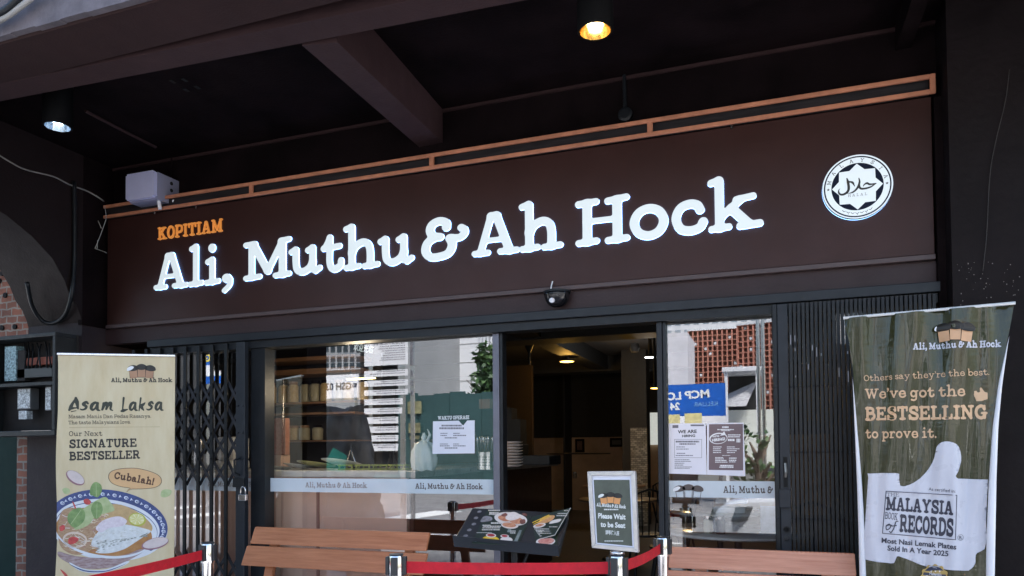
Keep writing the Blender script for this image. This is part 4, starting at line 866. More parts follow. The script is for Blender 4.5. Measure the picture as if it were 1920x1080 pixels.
for nm, c0, rx, ry, rt in (('onion_slice', (141.5, 896), 19.5, 11, 34), ('onion_slice', (291, 1019), 26, 10.5, -14)):
    q = art(nm, [[conv(ell(*c0, rx, ry, rt, 36))]], mat('onion_edge', (.3, .14, .17), .45), .0028)
    art('flesh', [[conv(ell(c0[0]+.8, c0[1]-1.2, rx*.93, ry*.84, rt, 36))]], mat('onion_flesh', (.62, .52, .5), .45, var=.1, vscale=30), .003, q)
art('loose_leaf', [[conv(blob([(117, 918), (124, 914.5), (131, 918), (130, 925), (122, 926)], 5))], [conv(blob([(301.5, 930), (304, 920), (314, 917.5), (322, 920.5), (318, 929), (309, 932.5)], 5))]], LEAFL, .001)
art('foot_chilli', [[conv(blob([(235, 1078), (255, 1076), (275, 1068), (280, 1068.5), (270, 1076), (255, 1080)], 4))], [cl(blob([(113, 1067), (124, 1075), (127, 1080), (122, 1080)], 4))]], MATS['chilli_print'], .0012)
# ------------------------------------------------------------------ right banner: glossy olive sheet, wrinkled and pulled tight
rl, rr_ = atZ(1583, 597, 2.065), atZ(1902, 569, 2.065)
OF = Fr(rl, rr_-rl, (0, 0, 1)); OW = (rr_-rl).length
rb = thing('hanging_banner', 'glossy wrinkled olive green banner with a big white thumbs up standing at the right', 'banner', fr=OF)
EL = [(597, 1583), (612, 1584), (640, 1592), (700, 1600), (800, 1604), (900, 1608), (1000, 1611), (1080, 1613), (1260, 1618)]
ER = [(569, 1902), (600, 1897), (640, 1889), (720, 1877.5), (800, 1870), (900, 1866), (1000, 1864), (1080, 1863), (1260, 1861)]
def edge_u(tab, k):
    v = [OF.uv(x, y) for y, x in tab]; vs = [-a[1] for a in v]; us = [a[0] for a in v]; return lambda vv: float(np.interp(-vv, vs, us))
eL, eR = edge_u(EL, 0), edge_u(ER, 0)
def fold(u, v):
    s = u/OW; t = -v; top = math.exp(-t*1.6); a = .0
    a += .011*top*math.sin(19*s+3.2*t)+.008*math.exp(-((s-.33+.05*t)/.05)**2)*(1-.3*t)+.007*math.exp(-((s-.12-.03*t)/.04)**2)
    a += .006*math.exp(-((s-.52)/.05)**2)*math.sin(t*2+1)+.006*math.exp(-((s-.66+.02*t)/.045)**2)+.006*math.exp(-((s-.86)/.03)**2)
    a += .0035*math.sin(31*s-2.2*t)*math.sin(4*t+2)+.0018*math.sin(60*s+7*t)
    return a*1.8 - .03*((s-.5)*2)**2*.5
OLIVE = mat('olive_vinyl', (.034, .034, .012), .13, spec=.55, var=.12, vscale=5, rvar=.05)
def wrinkle(m, k=1):
    N, L, b = nodes(m); tc = [q for q in N if q.type == 'TEX_COORD'][0]; mp = N.new('ShaderNodeMapping'); mp.inputs['Scale'].default_value = (6, 1.0, 1); L.new(tc.outputs['Object'], mp.inputs[0])
    n1 = N.new('ShaderNodeTexNoise'); n1.inputs['Scale'].default_value = 1.3; n1.inputs['Detail'].default_value = 3; n1.inputs['Distortion'].default_value = 1.0; L.new(mp.outputs[0], n1.inputs[0])
    mp2 = N.new('ShaderNodeMapping'); mp2.inputs['Scale'].default_value = (3, 11, 1); L.new(tc.outputs['Object'], mp2.inputs[0])
    n2 = N.new('ShaderNodeTexNoise'); n2.inputs['Scale'].default_value = 5; n2.inputs['Detail'].default_value = 4; L.new(mp2.outputs[0], n2.inputs[0])
    v = N.new('ShaderNodeTexVoronoi'); v.feature = 'DISTANCE_TO_EDGE'; v.inputs['Scale'].default_value = 9; mp3 = N.new('ShaderNodeMapping'); mp3.inputs['Scale'].default_value = (2.2, .8, 1); L.new(tc.outputs['Object'], mp3.inputs[0]); L.new(mp3.outputs[0], v.inputs[0])
    ad = N.new('ShaderNodeMath'); ad.operation = 'MULTIPLY_ADD'; ad.inputs[1].default_value = .12; L.new(n2.outputs[0], ad.inputs[0]); L.new(n1.outputs[0], ad.inputs[2])
    a2 = N.new('ShaderNodeMath'); a2.operation = 'MULTIPLY_ADD'; a2.inputs[1].default_value = .14; L.new(v.outputs[0], a2.inputs[0]); L.new(ad.outputs[0], a2.inputs[2])
    bp = N.new('ShaderNodeBump'); bp.inputs['Strength'].default_value = .3*k; bp.inputs['Distance'].default_value = .03; L.new(a2.outputs[0], bp.inputs['Height']); L.new(bp.outputs[0], b.inputs['Normal']); return m
wrinkle(OLIVE)
mb = MB(); nu, nv = 70, 130; vb = -2.0
pts = []
for j in range(nv+1):
    v = vb*j/nv
    for i in range(nu+1):
        u = eL(v)+(eR(v)-eL(v))*i/nu; pts.append((u, v, fold(u, v)))
mb.add(pts, [(j*(nu+1)+i, (j+1)*(nu+1)+i, (j+1)*(nu+1)+i+1, j*(nu+1)+i+1) for j in range(nv) for i in range(nu)])
mb.build('sheet', OLIVE, rb, smooth=True)
# the sheet's white reverse, curling forward along both edges
WB = mat('white_reverse', (.68, .68, .72), .35, var=.05)
for side, e, tab in ((-1, eL, ((700, 0), (760, 3), (900, 9), (1000, 12), (1080, 13), (1260, 14))), (1, eR, ((640, 0), (720, 6), (800, 9), (900, 12), (1000, 14), (1080, 14), (1260, 14)))):
    mb = MB(); ring_ = []
    for k in range(41):
        y = tab[0][0]+(1255-tab[0][0])*k/40; wpx = np.interp(y, [a for a, b in tab], [b for a, b in tab]); v = OF.uv(1740, y)[1]; wd = wpx/1363*3.3; u0 = e(v); row = []
        for q in range(6):
            a = math.pi*q/5; row.append((u0+side*.004-side*wd*(1-math.cos(a))/2*1.0, v, fold(u0, v)+.006+wd*.35*math.sin(a)))
        ring_ += row
    mb.add(ring_, [((k*6+q), (k+1)*6+q, (k+1)*6+q+1, k*6+q+1) if side < 0 else (k*6+q+1, (k+1)*6+q+1, (k+1)*6+q, k*6+q) for k in range(40) for q in range(5)])
    mb.build('curled_edge', WB, rb, smooth=True)
MB().tube([(-.004, .002, .0), (OW+.004, .002, .0)], .007, 10).build('top_rod', mat('rod_white', (.7, .7, .7), .4), rb)
mb = MB(); mb.tube([(.06, .0, -.06), (OW-.12, -2.02, -.1)], .008); mb.tube([(OW-.06, .0, -.06), (.12, -2.02, -.1)], .008); mb.build('stand_pole', BLACK, rb)
# print on the banner, pulled in with its sides: u scaled about the middle line
def sq(p): return OF.uv(*p)
ofn = lambda u, v, h: (u, v, fold(u, v)+h)
TAN = wrinkle(mat('tan_print', (.6, .38, .22), .35, var=.08), .6); OWH = wrinkle(mat('white_vinyl', (.54, .54, .6), .3, var=.03), .45); GOLD = mat('gold_print', (.45, .3, .08), .35)
mb = MB(); put_text(mb, OF, NAME, (1712, 656), (1878, 649.5), 11.5, w=.12, depth=.003, fn=ofn, gap=.03); mb.build('brand_lettering', OWH, rb)
toast_logo(OF, 1791, 622, 78, .008, rb, fn=ofn, bread=mat('toast_pale', (.62, .36, .2), .5))
mb = MB(); put_text(mb, OF, "Others say they're the best.", (1620, 715), (1855, 703), 11.5, w=.06, depth=.003, fn=ofn, gap=.06); mb.build('small_lettering', TAN, rb)
mb = MB(); put_text(mb, OF, "We've got the", (1621.5, 748), (1810, 743), 19, w=.085, depth=.003, fn=ofn, gap=.05); put_text(mb, OF, 'to prove it.', (1622.5, 822), (1756, 821), 18, w=.085, depth=.003, fn=ofn, gap=.06); mb.build('lettering', TAN, rb)
mb = MB(); put_text(mb, OF, 'BESTSELLING', (1622, 788), (1852, 785), 24, w=.12, depth=.003, fn=ofn, gap=.04); mb.build('headline_lettering', TAN, rb)
def dense(loop, m, name, depth, par, holes=(), g=.007):   # print that follows the folds: cut into small cells
    L = np.array([sq(p) for p in loop]); x0, y0 = L.min(0)-2*g; x1, y1 = L.max(0)+2*g
    X, Y = np.meshgrid(np.arange(x0, x1+g, g), np.arange(y0, y1+g, g)); P2 = np.vstack([L, L[:1]]); D = seg_dist(X, Y, P2, np.zeros(len(P2)))
    ins = np.zeros(X.shape, bool)
    for (ax_, ay_), (bx_, by_) in zip(P2[:-1], P2[1:]):
        if ay_ == by_: continue
        c = ((ay_ > Y) != (by_ > Y)) & (X < (bx_-ax_)*(Y-ay_)/(by_-ay_)+ax_); ins ^= c
    ny, nx = X.shape; mb = MB(); vid = {}; D = np.where(ins, -D, D)
    # pull border vertices onto the outline
    gy_, gx_ = np.gradient(D, g); U = X.copy(); V = Y.copy(); nearb = np.abs(D) < g*.75
    U[nearb] -= (D*gx_)[nearb]; V[nearb] -= (D*gy_)[nearb]; keep = (D < g*.05) | nearb
    fs = []; vs = []
    def idx(j, i):
        if (j, i) not in vid: vid[(j, i)] = len(vs); vs.append(ofn(U[j, i], V[j, i], depth))
        return vid[(j, i)]
    for j in range(ny-1):
        for i in range(nx-1):
            c = [(j, i), (j, i+1), (j+1, i+1), (j+1, i)]; kk = [q for q in c if keep[q]]
            if len(kk) >= 3 and D[j:j+2, i:i+2].mean() < g*.3: fs.append(tuple(idx(*q) for q in kk))
    mb.add(vs, fs); return mb.build(name, m, par, smooth=True)
th = [(1630, 888), (1680, 887), (1686, 892), (1688, 911), (1705, 909), (1725, 897), (1742, 878), (1752, 858), (1756, 838), (1766, 829), (1780, 828), (1795, 834), (1801, 848), (1802, 865), (1796, 885), (1794, 897), (1846, 899), (1852, 903), (1851, 930), (1849, 980), (1850, 1005), (1846, 1030), (1830, 1038), (1829, 1055), (1820, 1067), (1805, 1070), (1740, 1063), (1715, 1054), (1690, 1044), (1682, 1042), (1678, 1052), (1670, 1056), (1622, 1049), (1617, 1043), (1622, 980), (1628, 895)]
thumb = dense([tuple(p) for p in catmull(th+[th[0]], 2)[:-1]], OWH, 'thumb_picture', .0035, rb)
mb = MB(); fr_ = [(1661, 920), (1794.5, 927.5), (1792, 1012), (1654, 1000)]
fi = [(1662.3, 921.4), (1793.2, 928.7), (1790.7, 1010.6), (1655.6, 998.8)]
NI = mat('navy_ink', (.03, .03, .05), .45)
mb.fill([[sq(p) for p in fr_], [sq(p) for p in fi]], .0055, ofn)
put_text(mb, OF, 'THE', (1663, 930), (1686, 931), 7, w=.05, depth=.0055, fn=ofn); put_text(mb, OF, 'MALAYSIA', (1661, 955.5), (1787, 965), 24, w=.12, depth=.0055, fn=ofn, gap=.02)
put_text(mb, OF, 'BOOK', (1659, 972), (1683, 975), 13, w=.055, depth=.0055, fn=ofn); put_text(mb, OF, 'RECORDS', (1686.5, 996), (1787, 1005), 31, w=.12, depth=.0055, fn=ofn, gap=.02)
for pts in ([(1662, 985), (1668, 982), (1670, 988), (1663, 993), (1662, 986), (1670, 984), (1674, 986)], [(1684, 977), (1680, 978), (1676, 990), (1671, 998), (1668, 996)], [(1672, 986), (1681, 985)]):
    q = catmull([sq(p) for p in pts], 4)
    for gp in split_glyph(strokes_sdf([(q, np.full(len(q), .0022))], .0015, .001)): mb.fill(gp, .0055, ofn)
put_text(mb, OF, 'As certified in:', (1741, 919.5), (1791, 923.5), 6, 'sans', depth=.0055, fn=ofn)
put_text(mb, OF, 'Most Nasi Lemak Plates', (1653, 1017), (1793, 1029.5), 9.5, 'sans', depth=.0055, fn=ofn, bold=.025); put_text(mb, OF, 'Sold In A Year 2025', (1664, 1031.5), (1778, 1042.5), 9.5, 'sans', depth=.0055, fn=ofn, bold=.025)
mb.fill([[sq(p) for p in ell(1801, 1007.5, 5.6, 5.6)], [sq(p) for p in ell(1801, 1007.5, 5, 5)]], .0055, ofn); put_text(mb, OF, 'R', (1799, 1011), (1804, 1011), 6.5, 'sans', depth=.0055, fn=ofn)
mb.build('record_lettering', NI, thumb)
hand = dense([(1826, 741), (1827, 733), (1831, 732), (1834, 738), (1838, 737), (1837, 728), (1840, 726), (1845, 733), (1847, 735), (1852, 736), (1852, 748), (1840, 752), (1831, 752), (1829, 747)], TAN, 'hand_symbol', .003, rb, g=.006)
sl = []
for k in range(48): r_ = 27 if k % 4 < 2 else 24.5; t = 2*math.pi*k/48; sl.append((1752+r_*math.cos(t), 1084+r_*math.sin(t)))
mb = MB(); mb.fill([[sq(p) for p in sl]], .006, ofn); seal = mb.build('gold_seal', GOLD, rb)
mb = MB(); mb.fill([[sq(p) for p in ell(1752, 1084, 22.5, 22.5)]], .007, ofn); mb.build('seal_field', mat('seal_navy', (.03, .035, .07), .4), seal)
mb = MB(); put_text(mb, OF, "Malaysia's", (1743, 1077.5), (1765, 1079), 5.5, 'sans', depth=.008, fn=ofn); put_text(mb, OF, 'Record', (1736, 1085), (1770, 1086), 6, 'sans', depth=.008, fn=ofn, bold=.03)
for x in (1746, 1754, 1762): mb.fill([[sq((x+(2 if k % 2 == 0 else .8)*math.sin(k*math.pi/5), 1070.5-(2 if k % 2 == 0 else .8)*math.cos(k*math.pi/5))) for k in range(10)]], .008, ofn)
mb.build('seal_lettering', WHITEP, seal)
# ------------------------------------------------------------------ benches against the glass
def wood(name, c1, c2, rough=.42):
    m = mat(name, c1, rough, col2=c2, vscale=5, stretch=(.7, 12, 12), bump=.2, bscale=30); return m
W1 = wood('orange_teak', (.34, .105, .034), (.52, .2, .085)); W2 = wood('reddish_teak', (.42, .17, .1), (.6, .3, .2))
def bench(label, x0, x1, ytop, ztop, m):
    r = thing('bench', label, 'bench', ((x0+x1)/2, ytop-.3, 0), group='wooden benches along the shopfront'); B = wparts(r)
    def slat(za, zb, nm, xa=0, xb=0):
        ya, yb = ytop-.12*(ztop-za)/.25, ytop-.12*(ztop-zb)/.25; e = .02*(ztop-zb)/.25; t = Vector((0, .024, 0))
        a = [Vector((x0-xa, ya, za)), Vector((x1+xb, ya, za)), Vector((x1+xb, yb, zb)), Vector((x0-xa, yb, zb))]
        q = MB(); q.hexa([a[3], a[2], a[1], a[0]], [a[3]+t, a[2]+t, a[1]+t, a[0]+t]); B(q, nm, m, bevel=.004, clean=True)
    slat(ztop, ztop-.108, 'back_slat'); slat(ztop-.121, ztop-.245, 'back_slat', .02, .012)
    for k in range(4): B(MB().box((x0-.01, ytop-.24-.11*k-.1, .43), (x1+.01, ytop-.24-.11*k, .455)), 'seat_slat', m, bevel=.004)
    for x in (x0+.14, x1-.16):
        B(MB().hexa([(x, ytop-.16, .35), (x+.06, ytop-.16, .35), (x+.06, ytop-.13, .35), (x, ytop-.13, .35)], [(x, ytop+.005, ztop-.02), (x+.06, ytop+.005, ztop-.02), (x+.06, ytop+.04, ztop-.02), (x, ytop+.04, ztop-.02)]), 'back_support', m)
        B(MB().box((x, ytop-.66, .37), (x+.06, ytop-.13, .428)), 'seat_rail', m); B(MB().box((x, ytop-.18, 0), (x+.06, ytop-.12, .369)), 'leg', m, bevel=.004); B(MB().box((x, ytop-.64, 0), (x+.06, ytop-.58, .369)), 'leg', m, bevel=.004)
    return r
a, b = at(478, 988, -.32), at(805, 1000, -.32); bench('orange brown slatted wooden bench in front of the left window', a.x, b.x, -.32, a.z, W1)
a, b = at(1255, 1023, -.32), at(1603, 1043, -.32); bench('reddish brown slatted wooden bench in front of the right window and gate', a.x, b.x, -.32, (a.z+b.z)/2+.003, W2)
# ------------------------------------------------------------------ stanchions with red belts
CHROME = mat('chrome', (.72, .71, .72), .1, metal=1, var=.03, rvar=.04); BELT = mat('red_belt', (.62, .004, .016), .6, var=.15, vscale=25, bump=.5, bscale=600); CLIP = mat('stanchion_clip', (.025, .025, .028), .4)
def stanchion(label, p, ang, topz=.955):
    r = thing('stanchion', label, 'stanchion', (p.x, p.y, 0), group='belt stanchions across the walkway'); B = wparts(r); c = (p.x, p.y, 0)
    B(MB().lathe([(.16, 0), (.16, .012), (.12, .03), (.05, .045), (.033, .055)], c, 36), 'base', CHROME, auto=40)
    B(MB().lathe([(.0285, .056), (.0285, topz-.1)], c, 28), 'post', CHROME, auto=40)
    B(MB().lathe([(.033, topz-.0995), (.033, topz-.012), (.03, topz-.003), (.024, topz), (0, topz)], c, 28), 'head', CHROME, auto=40)
    for k in range(4):
        M = Matrix.Translation(c) @ Matrix.Rotation(ang+k*math.pi/2, 4, 'Z'); B(MB().box((.03, -.015, topz-.088), (.047, .015, topz-.008), M), 'clip', CLIP, bevel=.003)
    B(MB().lathe([(.0335, topz+.0005), (.031, topz+.004), (0, topz+.005)], c, 28), 'cap', CLIP)
    return r, B
def belt(B, p, q, z=.9, h=.05, sag=.012, twist=0):
    mb = MB(); p = Vector((p.x, p.y, z)); q = Vector((q.x, q.y, z)); d = (q-p).normalized(); n_ = Vector((-d.y, d.x, 0))*.0009; a = p+d*.04; b = q-d*.04; N_ = 16; rows = []
    for k in range(N_+1):
        t = k/N_; c = a.lerp(b, t); c.z -= sag*4*t*(1-t); tl = twist*math.sin(math.pi*t); up = Vector((0, 0, h/2*math.cos(tl)))+Vector((-d.y, d.x, 0))*(h/2*math.sin(tl)); rows.append((c-up-n_, c+up-n_, c+up+n_, c-up+n_))
    for i in range(N_): mb.hexa(rows[i], rows[i+1]) if i in (0, N_-1) else mb.add(list(rows[i])+list(rows[i+1]), [(0, 1, 5, 4), (1, 2, 6, 5), (2, 3, 7, 6), (3, 0, 4, 7)])
    B(mb, 'belt', BELT, clean=True)
def flat(v): return Vector((v.x, v.y, 0))
S1, S2, S3, S4 = flat(atZ(390, 1018, .955)), flat(atZ(743, 1040, .955)), flat(atZ(1157, 1041, .955)), flat(atZ(1242, 1007, .955)); S0 = S1+(Vector((-2.66, -2.22, 0))-S1)*1.7
def ang(p, q): return math.atan2(q.y-p.y, q.x-p.x)
r1, B1 = stanchion('steel stanchion in front of the left folding gate holding a red belt', S1, ang(S1, S0)); belt(B1, S1, S0, twist=.12)
r2, B2 = stanchion('steel stanchion with black clips in front of the left bench end', S2, ang(S2, S3)); belt(B2, S2, S3, sag=.006, h=.052)
r3, B3 = stanchion('steel stanchion carrying the framed please wait sign', S3, ang(S3, S4)); belt(B3, S3, S4)
r4, B4 = stanchion('steel stanchion beside the doorway post at the left end of the right bench', S4, ang(S4, S3))
r0, B0 = stanchion('steel stanchion nearest the street at the lower left', S0, ang(S0, S1))
# please-wait sign standing on the stanchion
y_ = S3.y-.02
PFa, PFb = at(1104, 1027, y_+.0), at(1205, 1035, y_-.03)
F = Fr(PFa, Vector((PFb.x-PFa.x, PFb.y-PFa.y, 0)), (-.07*0-.012, .02, 1)); sg = thing('sign_stand', 'framed dark green please wait sign on top of a steel stanchion', 'sign', fr=F)
c4 = [F.uv(*p) for p in ((1110, 1027), (1197, 1036), (1191, 883), (1101.5, 884))]
def lerp4(s, t): a = Vector(c4[0]).lerp(Vector(c4[1]), s); b = Vector(c4[3]).lerp(Vector(c4[2]), s); return tuple(a.lerp(b, t))
def rect4(s0, t0, s1, t1): return [lerp4(s0, t0), lerp4(s1, t0), lerp4(s1, t1), lerp4(s0, t1)]
fw_, fh_ = .085, .055
FRM = mat('aluminium_frame', (.52, .49, .47), .32, metal=.55, var=.12, vscale=25)
outer = [(0, 0), (1, 0), (1, 1), (0, 1)]; inner = [(fw_, fh_), (1-fw_, fh_), (1-fw_, 1-fh_), (fw_, 1-fh_)]
for k in range(4):
    k2 = (k+1) % 4; pl_ = [lerp4(*outer[k]), lerp4(*outer[k2]), lerp4(*inner[k2]), lerp4(*inner[k])]; MB().slab([pl_], -.018, .004).build('frame_rail', FRM, sg, bevel=.0015, clean=True)
MB().slab([rect4(fw_, fh_, 1-fw_, 1-fh_)], -.016, -.006).build('paper', PAPER, sg)
GRN = mat('green_print', (.075, .085, .062), .4, var=.25, vscale=10)
card = MB(); card.fill([rect4(fw_+.03, fh_+.015, 1-fw_-.045, 1-fh_-.055)], -.005); card = card.build('printed_card', GRN, sg)
LW = mat('card_lettering', (.75, .74, .7), .5, var=.04)
mb = MB(); put_text(mb, F, NAME, (1118, 949), (1173, 953.5), 6, w=.13, depth=-.0035, gap=.02)
put_text(mb, F, 'Please Wait', (1121, 971.5), (1172.5, 974), 9.5, 'sans', depth=-.0035, bold=.035); put_text(mb, F, 'to be Seat', (1125.5, 987.5), (1172, 990), 9.5, 'sans', depth=-.0035, bold=.035)
put_text(mb, F, '请等待入座', (1134.5, 1001.5), (1160.5, 1003.5), 6.5, 'sans', depth=-.0035, bold=.02)
mb2 = bars(F, [(1132, 1159, 955.4, 2.4), (1133, 1168, 1014.5, 1.8)], -.0035); mb.add(mb2.v, mb2.f); mb.build('lettering', LW, card)
o = toast_logo(F, 1144, 934, 46, .0006, card, bread=mat('toast_orange', (.7, .3, .1), .5), white=LW)
for q in [o]+list(o.children):
    for v in q.data.vertices: v.co.z -= .0048
inv = F.mat().inverted(); p0 = inv @ Vector((S3.x, S3.y, .961)); p1 = Vector(lerp4(.5, 0)+(-.01,))
MB().tube([p0, Vector((p1.x, p1.y-.004, -.01))], .011, 14).build('stem', CHROME, sg, smooth=True)
MB().lathe([(.0335, 0), (.03, .012), (.014, .022)], (0, 0, 0), 24, Matrix.Translation(p0) @ inv.to_3x3().to_4x4()).build('collar', CHROME, sg, smooth=True)
# ------------------------------------------------------------------ menu stand with an open menu
fl, frr, bl2, br2 = at(851, 1012, -1.0), at(1048, 1030, -1.0), at(886, 952, -.72), at(1066, 962, -.72)
ms = thing('menu_stand', 'black menu stand with a tilted tray beside the doorway', 'menu stand', ((fl.x+frr.x)/2, -.85, 0)); M_ = wparts(ms)
dn = Vector((0, .012, -.035))
M_(MB().hexa([frr+dn, fl+dn, bl2+dn, br2+dn][::-1], [frr, fl, bl2, br2][::-1]), 'tray', mat('tray_black', (.02, .022, .026), .42, var=.2), clean=True, bevel=.004)
lip = Vector((0, -.012, 0)); up_ = Vector((0, -.004, .022))
M_(MB().hexa([fl+lip+dn, frr+lip+dn, frr+dn-Vector((0, .001, 0)), fl+dn-Vector((0, .001, 0))], [fl+lip+up_, frr+lip+up_, frr+up_-Vector((0, .001, 0)), fl+up_-Vector((0, .001, 0))]), 'lip', MATS['tray_black'], clean=True)
cx = (fl.x+frr.x)/2
M_(MB().tube([(cx, -.86, .05), (cx, -.86, .96)], .018, 14), 'post', BLACK); M_(MB().box((cx-.2, -1.05, 0), (cx+.2, -.67, .02)), 'foot', BLACK, bevel=.005); M_(MB().tube([(cx, -.86, .72), (cx+.1, -.8, .98)], .009), 'brace', BLACK)
SPOT = mat('tray_sticker', (.2, .2, .22), .35, var=.5, vscale=60)
TF = Fr(fl, frr-fl, bl2-fl); mfr = thing  # tray frame
def disc_on(px, py, r, nm, m, h=.0015):
    u, v = TF.uv(px, py); mb = MB(); mb.fill([ell(u, v, r, r, 0, 20)], h); mb.v = [tuple(TF.P(*q)) for q in mb.v]; M_(mb, nm, m)
for x, y in ((899, 960), (892.5, 971.5), (888.5, 983), (880, 994), (873, 1005)): disc_on(x, y, .0125, 'round_sticker', SPOT)
mu = thing('menu', 'open dark green menu with food pictures lying on the black tray', 'menu', fr=TF)
MG = mat('menu_green', (.022, .034, .024), .32, var=.2, vscale=9); MW = mat('menu_edge', (.55, .55, .52), .5)
pgL = [(885, 1020), (971, 1024), (996, 969), (914, 957.5)]
q = [TF.uv(*p) for p in pgL]; page = MB().slab([q], .002, .006).build('left_page', MG, mu)
pgR = [(1004, 1024), (1044, 1028), (1048, 990), (1000, 985)]; q = [TF.uv(*p) for p in pgR]; under = MB().slab([q], .002, .004).build('under_page', MG, mu)
# right page lifted, hinged on the spine
iv = TF.mat().inverted()
RF = Fr(at(972, 1024, -.96), at(1041, 1006, -.93)-at(972, 1024, -.96), at(996, 969, -.77)-at(972, 1024, -.96))
q = [iv @ RF.P(*RF.uv(*p)) for p in ((974, 1023), (1041, 1005), (1071, 953), (998, 969.5))]; off = (q[1]-q[0]).cross(q[3]-q[0]).normalized()*.003
rp = MB().hexa([a-off for a in q], [a+off for a in q]).build('right_page', MG, mu)
lfn = lambda u, v, h: (u, v, h+.006)
def rfn(u, v, h): return tuple(iv @ RF.P(u, v, h+.0035))
def pr(F_, pts): return [F_.uv(*p) for p in pts]
def menu_art(name, F_, fn, shapes, m, h, par):
    mb = MB()
    for s in shapes: mb.fill([pr(F_, s)], h, fn)
    return mb.build(name, m, par)
PLATE = mat('plate_print', (.66, .64, .62), .4); FOOD = mat('food_print', (.4, .12, .06), .45, col2=(.62, .36, .22), vscale=60); DARKF = mat('dark_food_print', (.08, .03, .03), .45, col2=(.25, .1, .08), vscale=50); RICE = mat('rice_print', (.62, .58, .56), .45, col2=(.75, .72, .7), vscale=70)
YEL = mat('mango_print', (.75, .5, .04), .45, var=.15, vscale=30); DIP = mat('dip_print', (.35, .03, .04), .4)
menu_art('plate_picture', TF, lfn, [ell(958, 975, 31, 12.5, 7), ell(956, 987, 16, 6.2, 5)], PLATE, .0008, page)
menu_art('food_picture', TF, lfn, [ell(947, 974, 13, 5.5, 10), ell(968, 978, 14, 6.5, 8), ell(955, 986.5, 13, 4.5, 5)], FOOD, .0012, page)
menu_art('rice_picture', TF, lfn, [blob([(948, 974), (952, 966), (962, 962), (972, 965), (976, 972), (966, 977), (955, 978)], 4)], RICE, .0016, page)
menu_art('garnish_picture', TF, lfn, [blob([(940, 968), (948, 964), (952, 968), (946, 971)], 4), blob([(975, 978), (984, 976), (985, 983), (977, 985)], 4), ell(984, 967, 5, 2.6, 20)], DARKF, .0018, page)
menu_art('mango_picture', TF, lfn, [ell(920.5, 1013.5, 16, 6.6, 3)], YEL, .0008, page); menu_art('plate_picture', TF, lfn, [ell(921, 1006, 9.5, 4, 3), ell(950, 1014, 11.5, 5, 3), ell(946.5, 1007.5, 8, 3.2, 3)], PLATE, .0012, page); menu_art('dip_picture', TF, lfn, [ell(921, 1005.7, 7.2, 2.7, 3), ell(946.5, 1007.2, 5.8, 2.1, 3)], DIP, .0016, page)
menu_art('streak_picture', TF, lfn, [[(962, 1021), (969, 1021), (979, 996), (974, 996)], [(951, 1000), (957, 1000), (959, 994), (953, 994)]], mat('pale_streak', (.2, .25, .25), .4, var=.4), .0008, page)
menu_art('pattern_picture', TF, lfn, [blob([(901, 980), (908, 970), (921, 971), (923, 977), (913, 980)], 4)], SPOT, .0008, page)
m1 = bars(TF, [(916, 938, 959, 2.2), (918, 936, 964, 3.4), (917, 932, 967, 1.6), (906, 940, 989, 1.9), (905, 939, 992, 1.9), (904, 938, 995.5, 1.9), (905, 920, 987, 1.6), (894, 922, 1001, 1), (891, 903, 1016, 3.6), (921, 940, 983, 3), (957, 968, 998, 2), (957, 967, 1001.5, 2)], .0014, lfn); m1.build('print', MW, page)
menu_art('tray_picture', RF, rfn, [blob([(1008, 982), (1022, 969), (1040, 968), (1036, 976), (1020, 983)], 4)], mat('satay_print', (.45, .2, .07), .45, col2=(.65, .4, .2), vscale=70), .0006, rp); menu_art('plate_picture', RF, rfn, [blob([(1030, 983), (1036, 977), (1052, 974), (1050, 979), (1040, 982)], 4), ell(1012, 986.5, 12, 4, -12)], PLATE, .0009, rp); menu_art('food_picture', RF, rfn, [ell(1012, 986, 8.5, 2.4, -12)], FOOD, .0012, rp); menu_art('stick_picture', RF, rfn, [[(998, 981), (999, 982), (1031, 967), (1030, 966)], [(1000, 984), (1001, 985), (1033, 969), (1032, 968)]], YEL, .0013, rp)
m2 = bars(RF, [(1044, 1064, 968, 2), (1046, 1063, 964, 1.6), (1058, 1066, 958.5, 1.6), (994, 1030, 993, 1.6), (992, 1020, 996, 1.6), (991, 1018, 998.5, 1.6), (990, 1017, 1001, 1.6), (989, 1014, 1003.5, 1.6), (988, 1016, 1006, 1.6), (986, 1012, 1008.5, 1.6), (985, 1010, 1011, 1.6), (983, 1006, 1013.5, 1.6), (1008, 1034, 1001, 1.2), (1010, 1032, 997, 1.2), (980, 986, 1017, 3), (1030, 1046, 989, 1.4)], .0009, rfn); m2.build('print', MW, rp)
menu_art('page_edge', RF, rfn, [[(974, 1023), (1041, 1005), (1041.2, 1003.6), (975, 1021.5)], [(1041, 1005), (1071, 953), (1069.8, 953.3), (1040, 1004.6)]], MW, .0011, rp)
ufn = lambda u, v, h: (u, v, h+.004)
menu_art('plate_picture', TF, ufn, [ell(1023, 1017, 18, 7.5, -3)], PLATE, .0008, under); menu_art('food_picture', TF, ufn, [ell(1024, 1016, 15, 5.8, -3)], mat('pink_food', (.45, .12, .1), .45, col2=(.65, .35, .3), vscale=50), .0012, under)
